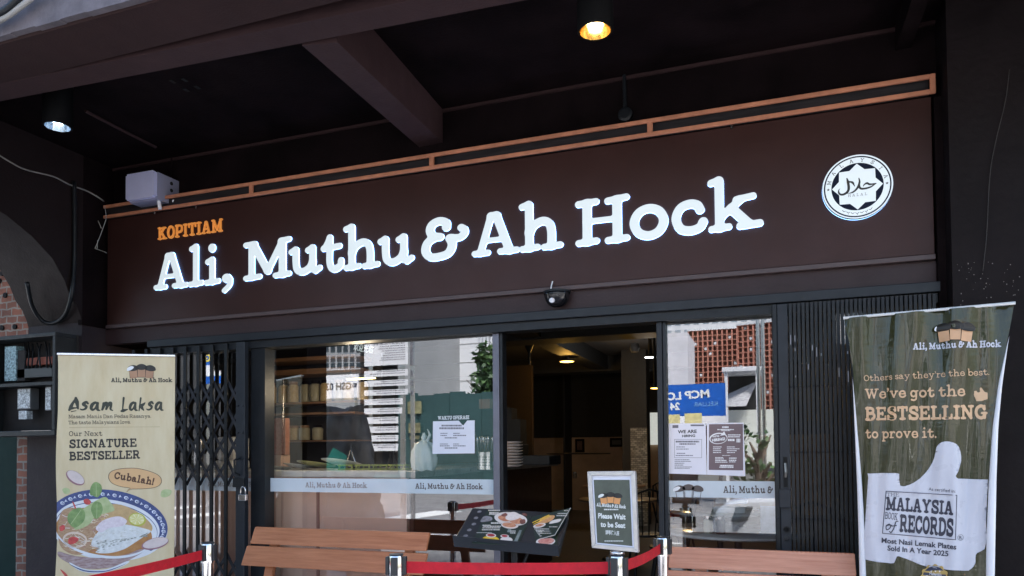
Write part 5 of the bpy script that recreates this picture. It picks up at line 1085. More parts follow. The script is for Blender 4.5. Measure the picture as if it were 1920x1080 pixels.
# ------------------------------------------------------------------ inside the shop
CX = -2.485; CZ = 1.272
ct = thing('service_counter', 'pale topped service counter with pink front behind the left glass', 'counter', (-3.6, .5, 0)); K = wparts(ct)
PINK = mat('pink_counter', (.85, .58, .49), .45, var=.08, vscale=2); CTOP = mat('white_counter_top', (.75, .75, .76), .3, var=.06, vscale=5); GTOP = mat('grey_counter_top', (.3, .3, .31), .3, var=.25, vscale=7)
K(MB().box((-5.3, .26, CZ-.05), (CX-.001, .9, CZ)), 'top', CTOP, bevel=.006)
K(MB().box((-5.0, .3, .1), (CX-.012, .34, CZ-.052)), 'front_panel', PINK)
for x in (-4.68, -3.95, -3.25): K(MB().box((x-.012, .292, .1), (x+.012, .299, CZ-.06)), 'panel_joint', mat('pink_joint', (.38, .2, .17), .5))
K(MB().box((-5.3, .303, .1), (-5.001, .9, CZ-.052)), 'dark_end', INB)
K(MB().box((CX, .26, CZ-.05), (CX+.08, 4.0, CZ)), 'side_top', GTOP, bevel=.006); K(MB().box((-3.2, .901, CZ-.05), (CX-.001, 4.0, CZ)), 'top', GTOP)
K(MB().box((CX-.1, .345, .1), (CX+.02, 3.9, CZ-.052)), 'side_panel', mat('maroon_panel', (.04, .014, .014), .4, var=.15))
def gl_lathe(name, label, cat, c, prof, m, group=None, n=24):
    r = thing(name, label, cat, c, group=group); mb = MB().lathe(prof, (0, 0, 0), n); o = mb.build('body', m, r, auto=40); return r
# plates laid along the counter, a fan of them
PLM = [mat('grey_plate', (.45, .47, .47), .25), mat('olive_plate', (.4, .38, .17), .3), mat('white_plate', (.62, .62, .6), .25)]
for i, (px, wd, m, lb) in enumerate(((525, .1, 0, 'pale grey plate at the left end of the plates on the counter'), (560, .125, 0, 'grey plate lying second in the row on the counter'), (592, .15, 1, 'olive yellow plate lying in the row on the counter'), (640, .16, 2, 'large white rimmed plate lying at the right of the row on the counter'))):
    c = at(px, 874, .5); c.z = CZ+.0015; r = thing('plate', lb, 'plate', c+Vector((0, 0, .012*i)), group='plates on the counter')
    MB().lathe([(wd*.45, 0), (wd*.6, .004), (wd, .022), (wd*1.02, .026), (wd*.97, .027), (wd*.6, .011), (0, .009)], (0, 0, 0), 32).build('dish', PLM[m], r, smooth=True)
    r.rotation_euler = (R(-5-2*i), R(4), 0)
# green trays
TR = mat('green_tray', (.1, .17, .04), .4, col2=(.3, .33, .06), vscale=14)
for k in range(4):
    c = at(655+k*32, 872, .42); c.z = CZ+.002; r = thing('serving_tray', ('dark green' if k % 2 else 'yellow green')+' slotted tray '+('at the left end of the row' if k == 0 else 'second from the left in the row' if k == 1 else 'third from the left in the row' if k == 2 else 'at the right end of the row')+' on the counter', 'tray', c, group='green trays on the counter')
    mb = MB()
    for z in (0, .03):
        for a, b in (((-.065, -.06), (.065, -.045)), ((-.065, .045), (.065, .06)), ((-.065, -.044), (-.05, .044)), ((.05, -.044), (.065, .044))): mb.box((a[0], a[1], z), (b[0], b[1], z+.012))
    for x in (-.06, .05): 
        for y in (-.055, .045): mb.box((x, y, .0125), (x+.01, y+.01, .0295))
    mb.build('rack', TR, r)
# tongs/easel on the counter
for px, lb in ((658, 'thin metal wire easel on the counter left of the dark phone stand'), (736, 'dark phone stand on the counter left of the plastic bag')):
    c = at(px, 868, .6); c.z = CZ+.001; r = thing('display_stand', lb, 'stand', c); mm = STEEL if px < 700 else BLACK
    MB().tube([(-.06, 0, 0), (0, 0, .16), (.065, 0, 0)], .006).build('legs', mm, r); MB().tube([(0, .05, 0), (0, 0, .16), (0, 0, .2)], .008).build('strut', BLACK, r)
# plastic bag
c = at(795, 876, .36); c.z = CZ+.001
pb = thing('plastic_bag', 'knotted white plastic bag standing on the counter', 'bag', c)
mb = MB(); pr_ = [(.075, 0), (.092, .03), (.097, .09), (.09, .15), (.068, .19), (.03, .21), (.012, .22), (.02, .245), (.006, .27)]; n = 40; vs = []
for j, (r_, z) in enumerate(pr_):
    for k in range(n):
        t = 2*math.pi*k/n; q = r_*(1+.09*math.sin(t*9+j)+.06*math.sin(t*17-j*2)); vs.append((q*math.cos(t)*1.02+(.02 if z > .2 else 0)*0, q*math.sin(t)*.6, z+.006*math.sin(t*5)))
mb.add(vs, [(j*n+k, j*n+(k+1) % n, (j+1)*n+(k+1) % n, (j+1)*n+k) for j in range(len(pr_)-1) for k in range(n)]); mb.build('bag_body', mat('plastic_film', (.72, .78, .8), .25, var=.05), pb, smooth=True)
MB().tube([(.02, 0, .2), (.05, 0, .26), (.03, 0, .3)], [.014, .01, .004]).build('bag_handle', MATS['plastic_film'], pb)
# cutlery holders
for k, (px, lb) in enumerate(((903, 'perforated steel cutlery cup full of forks right of the hours notice'), (915, 'plain steel cutlery cup beside the perforated one'))):
    c = at(px, 864, .55); c.z = CZ+.001; r = thing('cutlery_cup', lb, 'cutlery holder', c, group='cutlery cups on the counter')
    MB().lathe([(.03, 0), (.032, .002), (.032, .13), (.029, .13), (.029, .01), (0, .008)], (0, 0, 0), 20).build('cup', STEEL, r, auto=40)
    mb = MB()
    for z in (.03, .05, .07, .09): 
        for t in np.linspace(-2.2, -.9, 3): mb.box((.033*math.cos(t)-.003, .033*math.sin(t)-.003, z), (.033*math.cos(t)+.003, .033*math.sin(t)+.003, z+.007))
    mb.build('hole', MATS['hole_black'], r)
    for q in range(6):
        t = q*1.05+k; MB().tube([(.012*math.cos(t), .012*math.sin(t), .02), (.035*math.cos(t), .035*math.sin(t), .2), (.036*math.cos(t), .036*math.sin(t), .215), (.04*math.cos(t), .04*math.sin(t), .25)], [.0025, .003, .009, .007], 6).build('handle', STEEL, r, smooth=True)
# stack of plates and boxes on the far counter
for k in range(9):
    c = at(958, 861, 1.3); c.z = CZ+.002+k*.024; r = thing('plate', 'cream plate in the stack on the counter inside the doorway', 'plate', c, group='stacked cream plates')
    MB().lathe([(.06, 0), (.1, .014), (.102, .019), (.096, .02), (.05, .006), (0, .006)], (0, 0, 0), 28).build('dish', mat('cream_plate', (.6, .5, .44), .35), r, smooth=True)
c = at(946, 845, 2.0); c.z = CZ+.002
tag(MB().box((-.16, -.1, 0), (.12, .1, .46)).box((-.1, -.09, .461), (.02, .09, .58)).build('till', INB), 'dark till and box stacked on the counter just inside the doorway', 'till').location = c+Vector((-.2, .8, 0))
c = at(948, 800, 2.6); tag(MB().box((-.06, -.04, 0), (.06, .04, .1)).build('tissue_box', mat('card_brown', (.3, .14, .1), .6)), 'small brown box on top of the dark till', 'box').location = (CX-.36, 2.75, CZ+.584)
rg = thing('coffee_rig', 'dark low appliance with a small white display on the counter inside the doorway', 'appliance', at(985, 862, 2.2)); rg.location.z = CZ+.002
MB().box((-.16, -.2, 0), (.3, .2, .09)).box((-.16, -.2, .091), (-.03, .2, .2)).build('case', INB, rg, bevel=.01); MB().box((-.1, -.204, .1), (-.05, -.2015, .112)).build('display', mat('display_white', (.8, .8, .8), emit=(1, 1, 1), es=.25), rg); MB().lathe([(.3, .095), (.32, .105), (0, .11)], (.45, .3, 0), 30).build('lid', BROWND, rg)
# back shelf behind the counter with wooden boards and goods
sh = thing('wall_shelf', 'wooden wall shelves with jars behind the counter at the left window', 'shelf', (-5.0, 1.6, 1.4)); H = wparts(sh)
SW = wood('shelf_wood', (.22, .12, .06), (.38, .2, .1)); sx0, sx1 = at(538, 700, 1.5).x-.25, at(640, 700, 1.5).x
def shz(py): return at(575, py, 1.5).z
H(MB().box((sx0-.4, 1.72, 1.0), (sx1+.3, 1.75, 2.9)), 'back_board', mat('shelf_back', (.03, .024, .02), .7))
for py, t in ((672, .035), (694, .05), (755, .02), (775, .02), (826, .012)): H(MB().box((sx0, 1.4, shz(py)-t), (sx1+.2, 1.715, shz(py))), 'board', SW)
jm = mat('jar_goods', (.5, .32, .12), .35, col2=(.7, .55, .3), vscale=40); gm = mat('jar_grey', (.4, .36, .25), .35)
for row, (py, n_, hh) in enumerate(((754, 9, .2), (825, 5, .14))):
    for k in range(n_):
        x = sx0+.08+k*.125
        r = thing('jar', 'glass jar of dry goods on the '+('upper' if row == 0 else 'lower')+' board of the wall shelves', 'jar', (x, 1.5+random.uniform(-.03, .03), shz(py)+.001), group='jars on the '+('upper' if row == 0 else 'lower')+' board')
        MB().lathe([(.05, 0), (.054, .01), (.054, hh*.75), (.04, hh*.85)], (0, 0, 0), 16).build('jar_body', random.choice([jm, gm]), r, auto=40); MB().lathe([(.044, hh*.851), (.044, hh), (0, hh)], (0, 0, 0), 16).build('lid', random.choice([SW, BROWND]), r)
mh = thing('table_stand', 'tall patterned reddish box propped at the left end of the counter', 'box', at(520, 850, .55)); mh.location.z = CZ+.12
MB().box((-.1, -.03, 0), (.1, .03, .3)).build('box_body', mat('red_patterned', (.25, .09, .06), .6, col2=(.42, .2, .15), vscale=45), mh, bevel=.004); MB().box((-.13, -.06, -.11), (.08, .06, -.002)).build('plinth', mat('pale_wood', (.45, .3, .24), .6), mh)
# utensils glimpsed through the gate
gt = [(375, 862, .1, .25, 'steel jug'), (352, 864, .06, .16, 'dark pot'), (388, 864, .05, .13, 'grey box')]
for px, py, r_, h_, nm in gt:
    c = at(px, py, .55); c.z = CZ+.001; r = thing('kitchen_pot', {'steel jug': 'tall steel jug on the counter behind the folding gate', 'dark pot': 'short dark pot on the counter behind the folding gate', 'grey box': 'small white tub on the counter behind the folding gate'}[nm], 'pot', c)
    MB().lathe([(r_*.7, 0), (r_*.75, .01), (r_*.6, h_), (r_*.55, h_), (r_*.6, .02), (0, .015)], (0, 0, 0), 20).build('body', {'steel jug': STEEL, 'dark pot': BLACK, 'grey box': WHITEP}[nm], r, auto=40); MB().tube([(r_*.6, 0, h_*.85), (r_*1.2, 0, h_*.7), (r_*.65, 0, h_*.3)], .008).build('handle', STEEL if nm != 'dark pot' else BLACK, r)
c = at(437, 864, .5); c.z = CZ+.001; r = thing('machine', 'pale upright dispenser on the counter behind the folding gate post', 'dispenser', c); MB().box((-.09, -.1, .08), (.09, .1, .27)).box((-.095, -.12, 0), (.095, .1, .079)).build('case', WHITEP, r, bevel=.02)
lc = at(677, 709, .62); bl = thing('counter_lamp', 'lit warm linear lamp hanging over the counter behind the left glass', 'lamp', lc)
MB().box((-.13, -.02, 0), (.13, .02, .022)).build('housing', BLACK, bl); MB().box((-.125, -.016, -.008), (.125, .016, -.0005)).build('tube', mat('warm_tube', (1, .8, .4), emit=(1, .72, .28), es=2.5), bl); MB().tube([(-.1, 0, .022), (-.1, 0, 3.24-lc.z)], .003, 6).tube([(.1, 0, .022), (.1, 0, 3.24-lc.z)], .003, 6).build('wire', BLACK, bl)
ln = bpy.data.lights.new('counter_light', 'POINT'); lo_ = bpy.data.objects.new('counter_light', ln); COL.objects.link(lo_); lo_.parent = bl; lo_.location = (0, 0, -.06); ln.energy = 5; ln.color = (1, .8, .55); ln.shadow_soft_size = .1
# hanging round welcome sign
wc = at(688, 640, .5); WF = Fr(wc, (1, .0, 0), (0, 0, 1)); ws = thing('welcome_sign', 'round black hanging sign with white Tamil and Chinese welcome lettering behind the glass', 'sign', fr=WF)
rr = .125; mb = MB(); mb.slab([ell(0, .045, rr, rr, 0, 40)], -.18, 0); mb.build('drum', mat('sign_black', (.03, .03, .034), .4), ws, auto=40)
MB().box((-.55, .05, -.1), (-.05, .25, -.02)).build('arm', BLACK, ws)
mb = MB(); put_text(mb, WF, '欢迎光临', (663, 655), (699, 662), 11, 'sans', depth=.003, bold=.012); mb.build('lettering', mat('sign_white', (.8, .85, .85), .4, emit=(.8, .95, .95), es=.12), ws)
mb = MB(); put_text(mb, WF, 'னறேன் ·', (606, 636), (662, 650), 9, 'sans', depth=.003, bold=.012); mb.build('lettering', MATS['sign_white'], ws)
# ceiling: air conditioner, lamps, fan
ac0, ac1 = atZ(1098, 628, 3.1), atZ(1226, 637, 3.1)
ac = thing('air_conditioner', 'white ceiling cassette air conditioner inside the doorway', 'air conditioner', (-1.6, 5.9, 3.2))
wht = mat('ac_white', (.4, .4, .4), .5)
for a, b in (((-.75, -.55), (.75, -.4)), ((-.75, .4), (.75, .55)), ((-.75, -.399), (-.6, .399)), ((.6, -.399), (.75, .399))): MB().box((a[0], a[1], -.1), (b[0], b[1], .045)).build('casing', wht, ac, bevel=.01)
MB().box((-.6, -.399, -.05), (.6, .399, .045)).build('grille', INB, ac)
for s in (-.45, .45): MB().box((-.55, s*1.0-.02, -.108), (.55, s+.02, -.101)).build('louvre', mat('ac_louvre', (.08, .08, .08), .5), ac)
def room_lamp(px, py, Z, m, w_, label):
    c = atZ(px, py, Z); r = thing('room_lamp', label, 'lamp', c); ln = bpy.data.lights.new('room_light', 'POINT'); lo_ = bpy.data.objects.new('room_light', ln); COL.objects.link(lo_); lo_.parent = r; lo_.location = (0, 0, -.06); ln.energy = 5; ln.color = m.node_tree.nodes['Principled BSDF'].inputs['Emission Color'].default_value[:3]; ln.shadow_soft_size = .08; MB().lathe([(w_, 0), (w_, .03), (w_*.3, .035), (w_*.3, 3.248-Z)], (0, 0, 0), 20).build('housing', INB, r); MB().lathe([(0, -.004), (w_*.9, -.002), (w_*.9, .0)], (0, 0, 0), 20).build('lens', m, r)
WL = mat('amber_lens', (1, .7, .3), emit=(1, .55, .12), es=2.2); CL = mat('cool_lens', (.8, .9, 1), emit=(.85, .95, 1), es=1.6)
room_lamp(1063, 678, 2.9, WL, .13, 'glowing amber ceiling lamp in the middle of the dining room'); room_lamp(1219, 670, 2.9, CL, .1, 'small cool white ceiling lamp at the right of the dining room'); room_lamp(1228, 728, 2.35, WL, .07, 'small amber lamp deep in the room beside the doorway mullion')
fan = thing('pendant', 'dark cone ceiling pendant left of the amber lamp', 'pendant', atZ(992, 648, 3.05)); MB().lathe([(.12, .1), (.02, -.12), (.02, -.3), (0, -.3)], (0, 0, 0), 20).build('shade', BLACK, fan)
MB().tube([(0, 0, .1), (0, 0, .199)], .012).build('stem', BLACK, fan)
tag(MB().lathe([(.05, 0), (.07, .05), (.06, .12), (0, .13)], (0, 0, 0), 18).build('camera_dome', wht), 'small white dome camera on the dark ceiling beam', 'camera').location = atZ(1190, 660, 2.82)
# things on the tan wainscot at the back
def wallpic(px0, py0, px1, py1, m, nm, lb, cat, Y=12.0):
    a, b = at(px0, py1, Y), at(px1, py0, Y); r = thing(nm, lb, cat, ((a.x+b.x)/2, Y, a.z)); q = wparts(r); q(MB().box((a.x, Y-.03, a.z), (b.x, Y+.0, b.z)), 'frame', BROWND, bevel=.005); q(MB().box((a.x+.05, Y-.034, a.z+.05), (b.x-.05, Y-.0305, b.z-.05)), 'picture', m)
wallpic(1079, 823, 1096, 848, mat('old_print', (.12, .06, .05), .6, var=.6, vscale=12), 'wall_picture', 'dark framed picture on the tan wall at the back', 'picture'); wallpic(1144, 821, 1169, 838, MATS['sign_black'], 'wall_screen', 'black screen on the tan wall at the back right', 'screen')
wallpic(1063, 824, 1072, 843, wht, 'wall_phone', 'pale narrow fixture on the tan wall left of the dark picture', 'wall fixture')
wallpic(1206, 710, 1228, 719, mat('exit_grey', (.3, .32, .32), .5), 'notice_board', 'small grey board high above the bright rear opening', 'board', 11.9)
# tables and chairs in the dark room
def round_table(c, r_, label, m):
    t = thing('round_table', label, 'table', (c.x, c.y, 0)); z = c.z
    MB().lathe([(r_*.97, z-.03), (r_, z-.02), (r_, z-.004), (r_*.99, z), (0, z)], (0, 0, 0), 48).build('tabletop', m, t, auto=40); MB().lathe([(.22, 0), (.2, .03), (.03, .05), (.03, z-.031)], (0, 0, 0), 20).build('pedestal', BLACK, t, auto=40); return t
MARB = mat('marble', (.55, .55, .54), .15, var=.2, vscale=5)
tl_ = atZ(1222, 1002, .78); tr_ = atZ(1456, 1020, .78)
tc_ = Vector((-.25, 1.55, .78)); round_table(tc_, .58, 'round white marble table with sauce bottles behind the right window', MARB)
c2_ = Vector((-.5, 3.3, .78)); round_table(c2_, .5, 'round marble table farther back behind the right window', MARB)
c3_ = atZ(1010, 912, .78); round_table(Vector((-1.85, 4.8, .78)), .5, 'round table in the dark room beside the counter end', mat('dull_table', (.3, .2, .14), .4))
round_table(Vector((-2.6, 8.2, .78)), .55, 'round table at the back of the dark room', MATS['dull_table'])
def jar_at(px, py, r_, h_, m, nm, lb, cat, Z=.7815, cap=None):
    c = atZ(px, py, Z); r = thing(nm, lb, cat, c); MB().lathe([(r_*.9, 0), (r_, .006), (r_, h_*.8), (r_*.8, h_*.84)], (0, 0, 0), 20).build('body', m, r, auto=40); MB().lathe([(r_*.85, h_*.841), (r_*.85, h_), (0, h_)], (0, 0, 0), 20).build('cap', cap or STEEL, r, auto=40); return r
jar_at(1328, 1000, .035, .13, mat('pale_sauce', (.5, .48, .38), .2), 'sauce_jar', 'pale sauce jar with steel cap on the marble table', 'jar'); jar_at(1351, 1001, .036, .13, mat('soy_sauce', (.02, .015, .014), .15), 'sauce_jar', 'black soy sauce jar beside the pale jar on the marble table', 'jar')
c = atZ(1312, 960, .785); c = Vector((-.52, 3.1, .782)); r = thing('napkin_box', 'white napkin holder and dark cutlery caddy on the farther marble table', 'napkin holder', c); MB().box((-.02, -.1, 0), (.28, .1, .05)).box((.0, -.09, .09), (.3, .09, .13)).build('tray', WHITEP, r, bevel=.006); MB().box((-.14, -.06, 0), (-.03, .06, .12)).build('caddy', BLACK, r, bevel=.01)
c = Vector((-.08, 1.35, .782)); r = thing('table_card', 'clear table card with pale blue print standing on the marble table', 'card', c); MB().box((.0, -.004, 0), (.2, .004, .2)).build('card', mat('blue_card', (.4, .45, .55), .3, var=.25, vscale=12), r); MB().box((-.01, -.03, -.0005), (.21, .03, .004)).build('foot', WHITEP, r)
def chair(x, y, rz, label):
    t = thing('dining_chair', label, 'chair', (x, y, 0), R(rz), group='dark bentwood dining chairs')
    MB().lathe([(.2, .43), (.21, .44), (.21, .455), (0, .46)], (0, 0, 0), 24).build('seat', BLACK, t, auto=40)
    for sx in (-1, 1):
        MB().tube([(sx*.13, -.13, .43), (sx*.18, -.2, 0)], .014, 8).build('leg', BLACK, t); MB().tube([(sx*.13, .14, .43), (sx*.17, .22, 0)], .014, 8).build('leg', BLACK, t)
    MB().tube([(-.17, .15, .44), (-.2, .2, .7), (-.14, .24, .92), (0, .25, .97), (.14, .24, .92), (.2, .2, .7), (.17, .15, .44)], .013, 8).build('back_hoop', BLACK, t, smooth=True)
    for sx in (-.07, 0, .07): MB().tube([(sx, .16, .45), (sx*1.3, .24, .95)], .007, 6).build('spindle', BLACK, t)
for x, y, rz, lb in ((-1.35, 3.9, 200, 'dark bentwood chair just inside the doorway'), (-1.2, 5.3, 60, 'dark bentwood chair behind the framed sign'), (-2.4, 7.0, 150, 'dark bentwood chair toward the back of the room'), (.35, 1.75, 10, 'dark bentwood chair behind the marble table'), (-.95, 2.9, -80, 'dark bentwood chair left of the farther marble table')): chair(x, y, rz, lb)
jar_at(1078, 897, .05, .14, mat('steel_dull', (.3, .28, .25), .3, metal=.6), 'tin', 'dull tin with dark band on the table inside the doorway', 'tin', Z=.783)
# ------------------------------------------------------------------ across the street (seen mirrored in the glass)
def opp(px, py, d):                    # a spot across the street, d metres out from the glass, as the glass shows it at that pixel
    p = at(px, py, GY+d); return Vector((p.x, 2*GY-p.y, p.z))
CONC = mat('pale_concrete', (.72, .73, .76), .85, var=.1, vscale=.4, bump=.1, bscale=4); WINM = mat('street_window', (.03, .04, .05), .15, var=.3)
TEALW = mat('teal_spandrel', (.16, .24, .27), .4)
def block(name, label, pxa, pxb, ytop, d, depth, m, cat='building'):
    a, b = opp(pxa, 700, d), opp(pxb, 700, d); zt = opp((pxa+pxb)/2, ytop, d).z; r = thing(name, label, cat, ((a.x+b.x)/2, a.y, -.15)); q = wparts(r)
    q(MB().box((a.x, a.y-depth, -.18), (b.x, a.y, zt)), 'wall', m); return r, q, a, b, zt
r, q, a, b, zt = block('office_block', 'tall plain white office block mirrored in the left window', 824, 1010, 592, 46, 14, CONC)
for k in range(4):
    z = opp(800, 650+k*34, 46).z; q(MB().box((a.x, a.y+.002, z), (b.x, a.y+.03, z+.06)), 'band_joint', mat('joint_grey', (.4, .4, .4), .8))
mb = MB()
for k in range(14): x = opp(902, 640, 46).x+k*.28; mb.box((x, a.y+.003, opp(900, 652, 46).z), (x+.12, a.y+.25, opp(900, 560, 46).z))
q(mb, 'fins', CONC)
r, q, a, b, zt = block('glazed_stair_block', 'narrow teal windowed block between two pale buildings mirrored in the left window', 804.5, 823, 592, 45, 12, TEALW)
for yy in (622, 646, 668, 690, 712, 734):
    for xx in (806, 815): p0, p1 = opp(xx, yy+10, 44.97), opp(xx+7, yy, 44.97); q(MB().box((p0.x, p0.y-.02, p0.z), (p1.x, p0.y, p1.z)), 'window', WINM)
r, q, a, b, zt = block('apartment_block', 'pale grey apartment block with small square windows mirrored in the left window', 771, 804, 592, 44, 12, mat('grey_render', (.6, .58, .6), .85, var=.15, vscale=.6))
for yy, xx in ((652, 780), (672, 780), (694, 781), (716, 782.5)): p0, p1 = opp(xx, yy+8, 43.97), opp(xx+7, yy, 43.97); q(MB().box((p0.x, p0.y-.02, p0.z), (p1.x, p0.y, p1.z)), 'window', WINM)
r, q, a, b, zt = block('old_office', 'pale office with ledge and tall windows mirrored at the left of the left window', 560, 770, 596, 38, 12, mat('cream_render', (.3, .31, .32), .85, var=.1, vscale=.5))
for k in range(9):
    for yy in (640, 668, 680): p0, p1 = opp(596+k*12, yy+(20 if yy == 640 else 10), 37.97), opp(604+k*12, yy, 37.97); q(MB().box((p0.x, p0.y-.02, p0.z), (p1.x, p0.y, p1.z)), 'window', WINM)
p0, p1 = opp(590, 697, 37.9), opp(692, 691, 37.9); q(MB().box((p0.x, a.y, p0.z), (p1.x, a.y+.5, p1.z)), 'ledge', CONC)
# hoarding with lettering
def signboard(name, label, px0, py0, px1, py1, d, m, cat='hoarding', th=.08):
    p0, p1 = opp(px0, py1, d), opp(px1, py0, d); F_ = Fr((p1.x, p0.y, p0.z), (-1, 0, 0), (0, 0, 1)); r = thing(name, label, cat, fr=F_); W_, H_ = p1.x-p0.x, p1.z-p0.z
    MB().box((0, 0, -th), (W_, H_, 0)).build('board', m, r)
    if p0.z > .2:
        z_ = -p0.z-.15; MB().box((.1, z_, -th-.06), (.2, H_*.8, -th-.001)).box((W_-.2, z_, -th-.06), (W_-.1, H_*.8, -th-.001)).build('post', STEEL, r)
    return r, F_, W_, H_
WHB = mat('white_hoarding', (.82, .82, .84), .6, var=.05, vscale=1)
r, F_, W_, H_ = signboard('white_hoarding', 'white hoarding with dark GSH 03 lettering mirrored in the left window', 596, 701, 671, 748, 22, WHB)
mb = MB(); put_text(mb, None, 'GSH 03', (W_*.16, H_*.36), (W_*.8, H_*.36), H_*.3, 'sans', depth=.004, bold=.03); 
for k in range(4): mb.fill([ell(W_*.045+k*.03, H_*.52, .045+.02*k, .09, 25, 20), ell(W_*.045+k*.03, H_*.52, .025+.02*k, .065, 25, 20)], .004)
mb.build('lettering', mat('navy_letter', (.03, .035, .06), .5), r)
# directory boards: a column of white plates with small print
for k, (y0, y1) in enumerate(((610, 687), (692, 707.5), (711, 725.5), (729, 742.5), (746.5, 760), (764, 777), (781, 795), (799, 812), (815.5, 828), (832, 846))):
    xr = 764 if k < 4 else (754 - (k-4)*1.5 if k < 6 else 746); d = 9.5
    r, F_, W_, H_ = signboard('directory_plate', ['topmost', 'second', 'third', 'fourth', 'fifth', 'sixth', 'seventh', 'eighth', 'ninth', 'lowest'][k]+' white plate with small print in the column mirrored in the left window', 683, y0, xr, y1, d, WHB, cat='sign plate', th=.02)
    for ch in list(r.children):
        if ch.name.startswith('post') and k: bpy.data.objects.remove(ch)
    mb = MB()
    for j in range(max(2, int(H_/.055))):
        yy = H_-.035-j*.05
        if yy < .01: break
        x = W_*.06
        while x < W_*random.uniform(.5, .9): e = x+random.uniform(.02, .07); mb.fill([[(x, yy), (e, yy), (e, yy+.018), (x, yy+.018)]], .003); x = e+.012
    mb.build('print', GINK, r)
_a, _b = opp(676, 900, 9.62), opp(774, 600, 9.62); df = thing('signboard_stand', 'dark steel stand behind the column of white plates mirrored in the left window', 'stand', ((_a.x+_b.x)/2, _a.y, -.15)); q = wparts(df)
q(MB().box((_a.x, _a.y-.03, .9), (opp(745, 700, 9.62).x, _a.y, _b.z)), 'back_sheet', INB); q(MB().box((_a.x, _a.y-.08, -.15), (_a.x+.06, _a.y-.031, _b.z)), 'post', STEEL); q(MB().box((opp(768, 700, 9.62).x, _a.y-.08, -.15), (_b.x, _a.y-.031, _b.z)), 'post', STEEL)
# green hoarding fence
GH = mat('green_hoarding', (.03, .075, .075), .5, var=.2, vscale=.8, bump=.1, bscale=3)
p0, p1 = opp(700, 890, 21), opp(965, 735, 21); gf = thing('hoarding_fence', 'dark green sheet hoarding fence across the street mirrored in the left window', 'fence', ((p0.x+p1.x)/2, p0.y, -.15)); q = wparts(gf)
n_ = 9
for k in range(n_):
    xa, xb = p0.x+(p1.x-p0.x)*k/n_, p0.x+(p1.x-p0.x)*(k+1)/n_; mb = MB()
    mb.box((xa, p0.y-.05-.02*(k % 2), -.16), (xb-.01, p0.y-.02*(k % 2), p1.z+.05*(k % 3))); q(mb, 'panel', GH)
mb = MB(); a_, b_ = opp(728, 862, 20.9), opp(800, 800, 20.9)
for (x0_, y0_, x1_, y1_) in ((764, 776, 790, 752), (766, 812, 788, 793), (768, 824, 786, 817)): a_, b_ = opp(x0_, y0_, 20.9), opp(x1_, y1_, 20.9); mb.box((a_.x, a_.y-.01, a_.z), (b_.x, a_.y+.0, b_.z))
q(mb, 'old_poster', mat('faded_poster', (.2, .19, .1), .7, var=.5, vscale=3))
# trees across the street
LEAFM = [mat('tree_leaf_dark', (.03, .07, .025), .6, var=.3, vscale=2), mat('tree_leaf_light', (.06, .13, .035), .6, var=.3, vscale=2)]
BARK = mat('bark', (.12, .09, .07), .9)
def tree(label, c, h, rad, n=1500, leaf=.16, seed=1, squash=1.0):
    rnd = random.Random(seed); r = thing('tree', label, 'tree', c); tk = MB(); tk.tube([(0, 0, -.1), (.05, .03, h*.3), (-.03, .05, h*.55), (.02, 0, h*.85)], [.16, .13, .09, .03], 8)
    for k in range(6): t = k*1.05; tk.tube([(0, 0, h*(.35+.06*k)), (math.cos(t)*rad*.4, math.sin(t)*rad*.4, h*(.5+.06*k)), (math.cos(t)*rad*.75, math.sin(t)*rad*.75, h*(.56+.07*k))], [.06, .04, .015], 6)
    tk.build('trunk', BARK, r); cl_ = [(Vector((rnd.uniform(-1, 1)*rad*.7, rnd.uniform(-1, 1)*rad*.7, h*.62+rnd.uniform(-1, 1)*h*.33*squash)), rnd.uniform(.28, .5)*rad) for _ in range(14)]; mb = MB()
    for k in range(n):
        c0, rc = rnd.choice(cl_); d = Vector((rnd.gauss(0, 1), rnd.gauss(0, 1), rnd.gauss(0, 1))).normalized(); p = c0+d*rc*rnd.random()**.4; a = Vector((rnd.gauss(0, 1), rnd.gauss(0, 1), rnd.gauss(0, .6))).normalized()*leaf*rnd.uniform(.6, 1.3); b = a.cross(Vector((rnd.gauss(0, 1), rnd.gauss(0, 1), rnd.gauss(0, 1)))).normalized()*leaf*.5
        mb.cur = 0 if rnd.random() < .55 else 1; mb.add([p-a, p-b, p+a, p+b], [(0, 1, 2, 3)])
    mb.build('crown', LEAFM, r)
c = opp(925, 850, 26); tree('dark leafy tree behind the green hoarding mirrored in the left window', Vector((c.x, c.y, -.15)), 6.2, 1.75, 2600, .2, 3, 1.0)
c = opp(1252, 760, 24); tree('small bushy tree beside the blue parking banner mirrored in the right window', Vector((c.x, c.y, -.15)), 3.9, .8, 900, .14, 5)
c = opp(1425, 850, 11); tree('slender roadside shrub with narrow leaves mirrored in the right window', Vector((c.x, c.y, -.15)), 2.0, .55, 260, .1, 8)
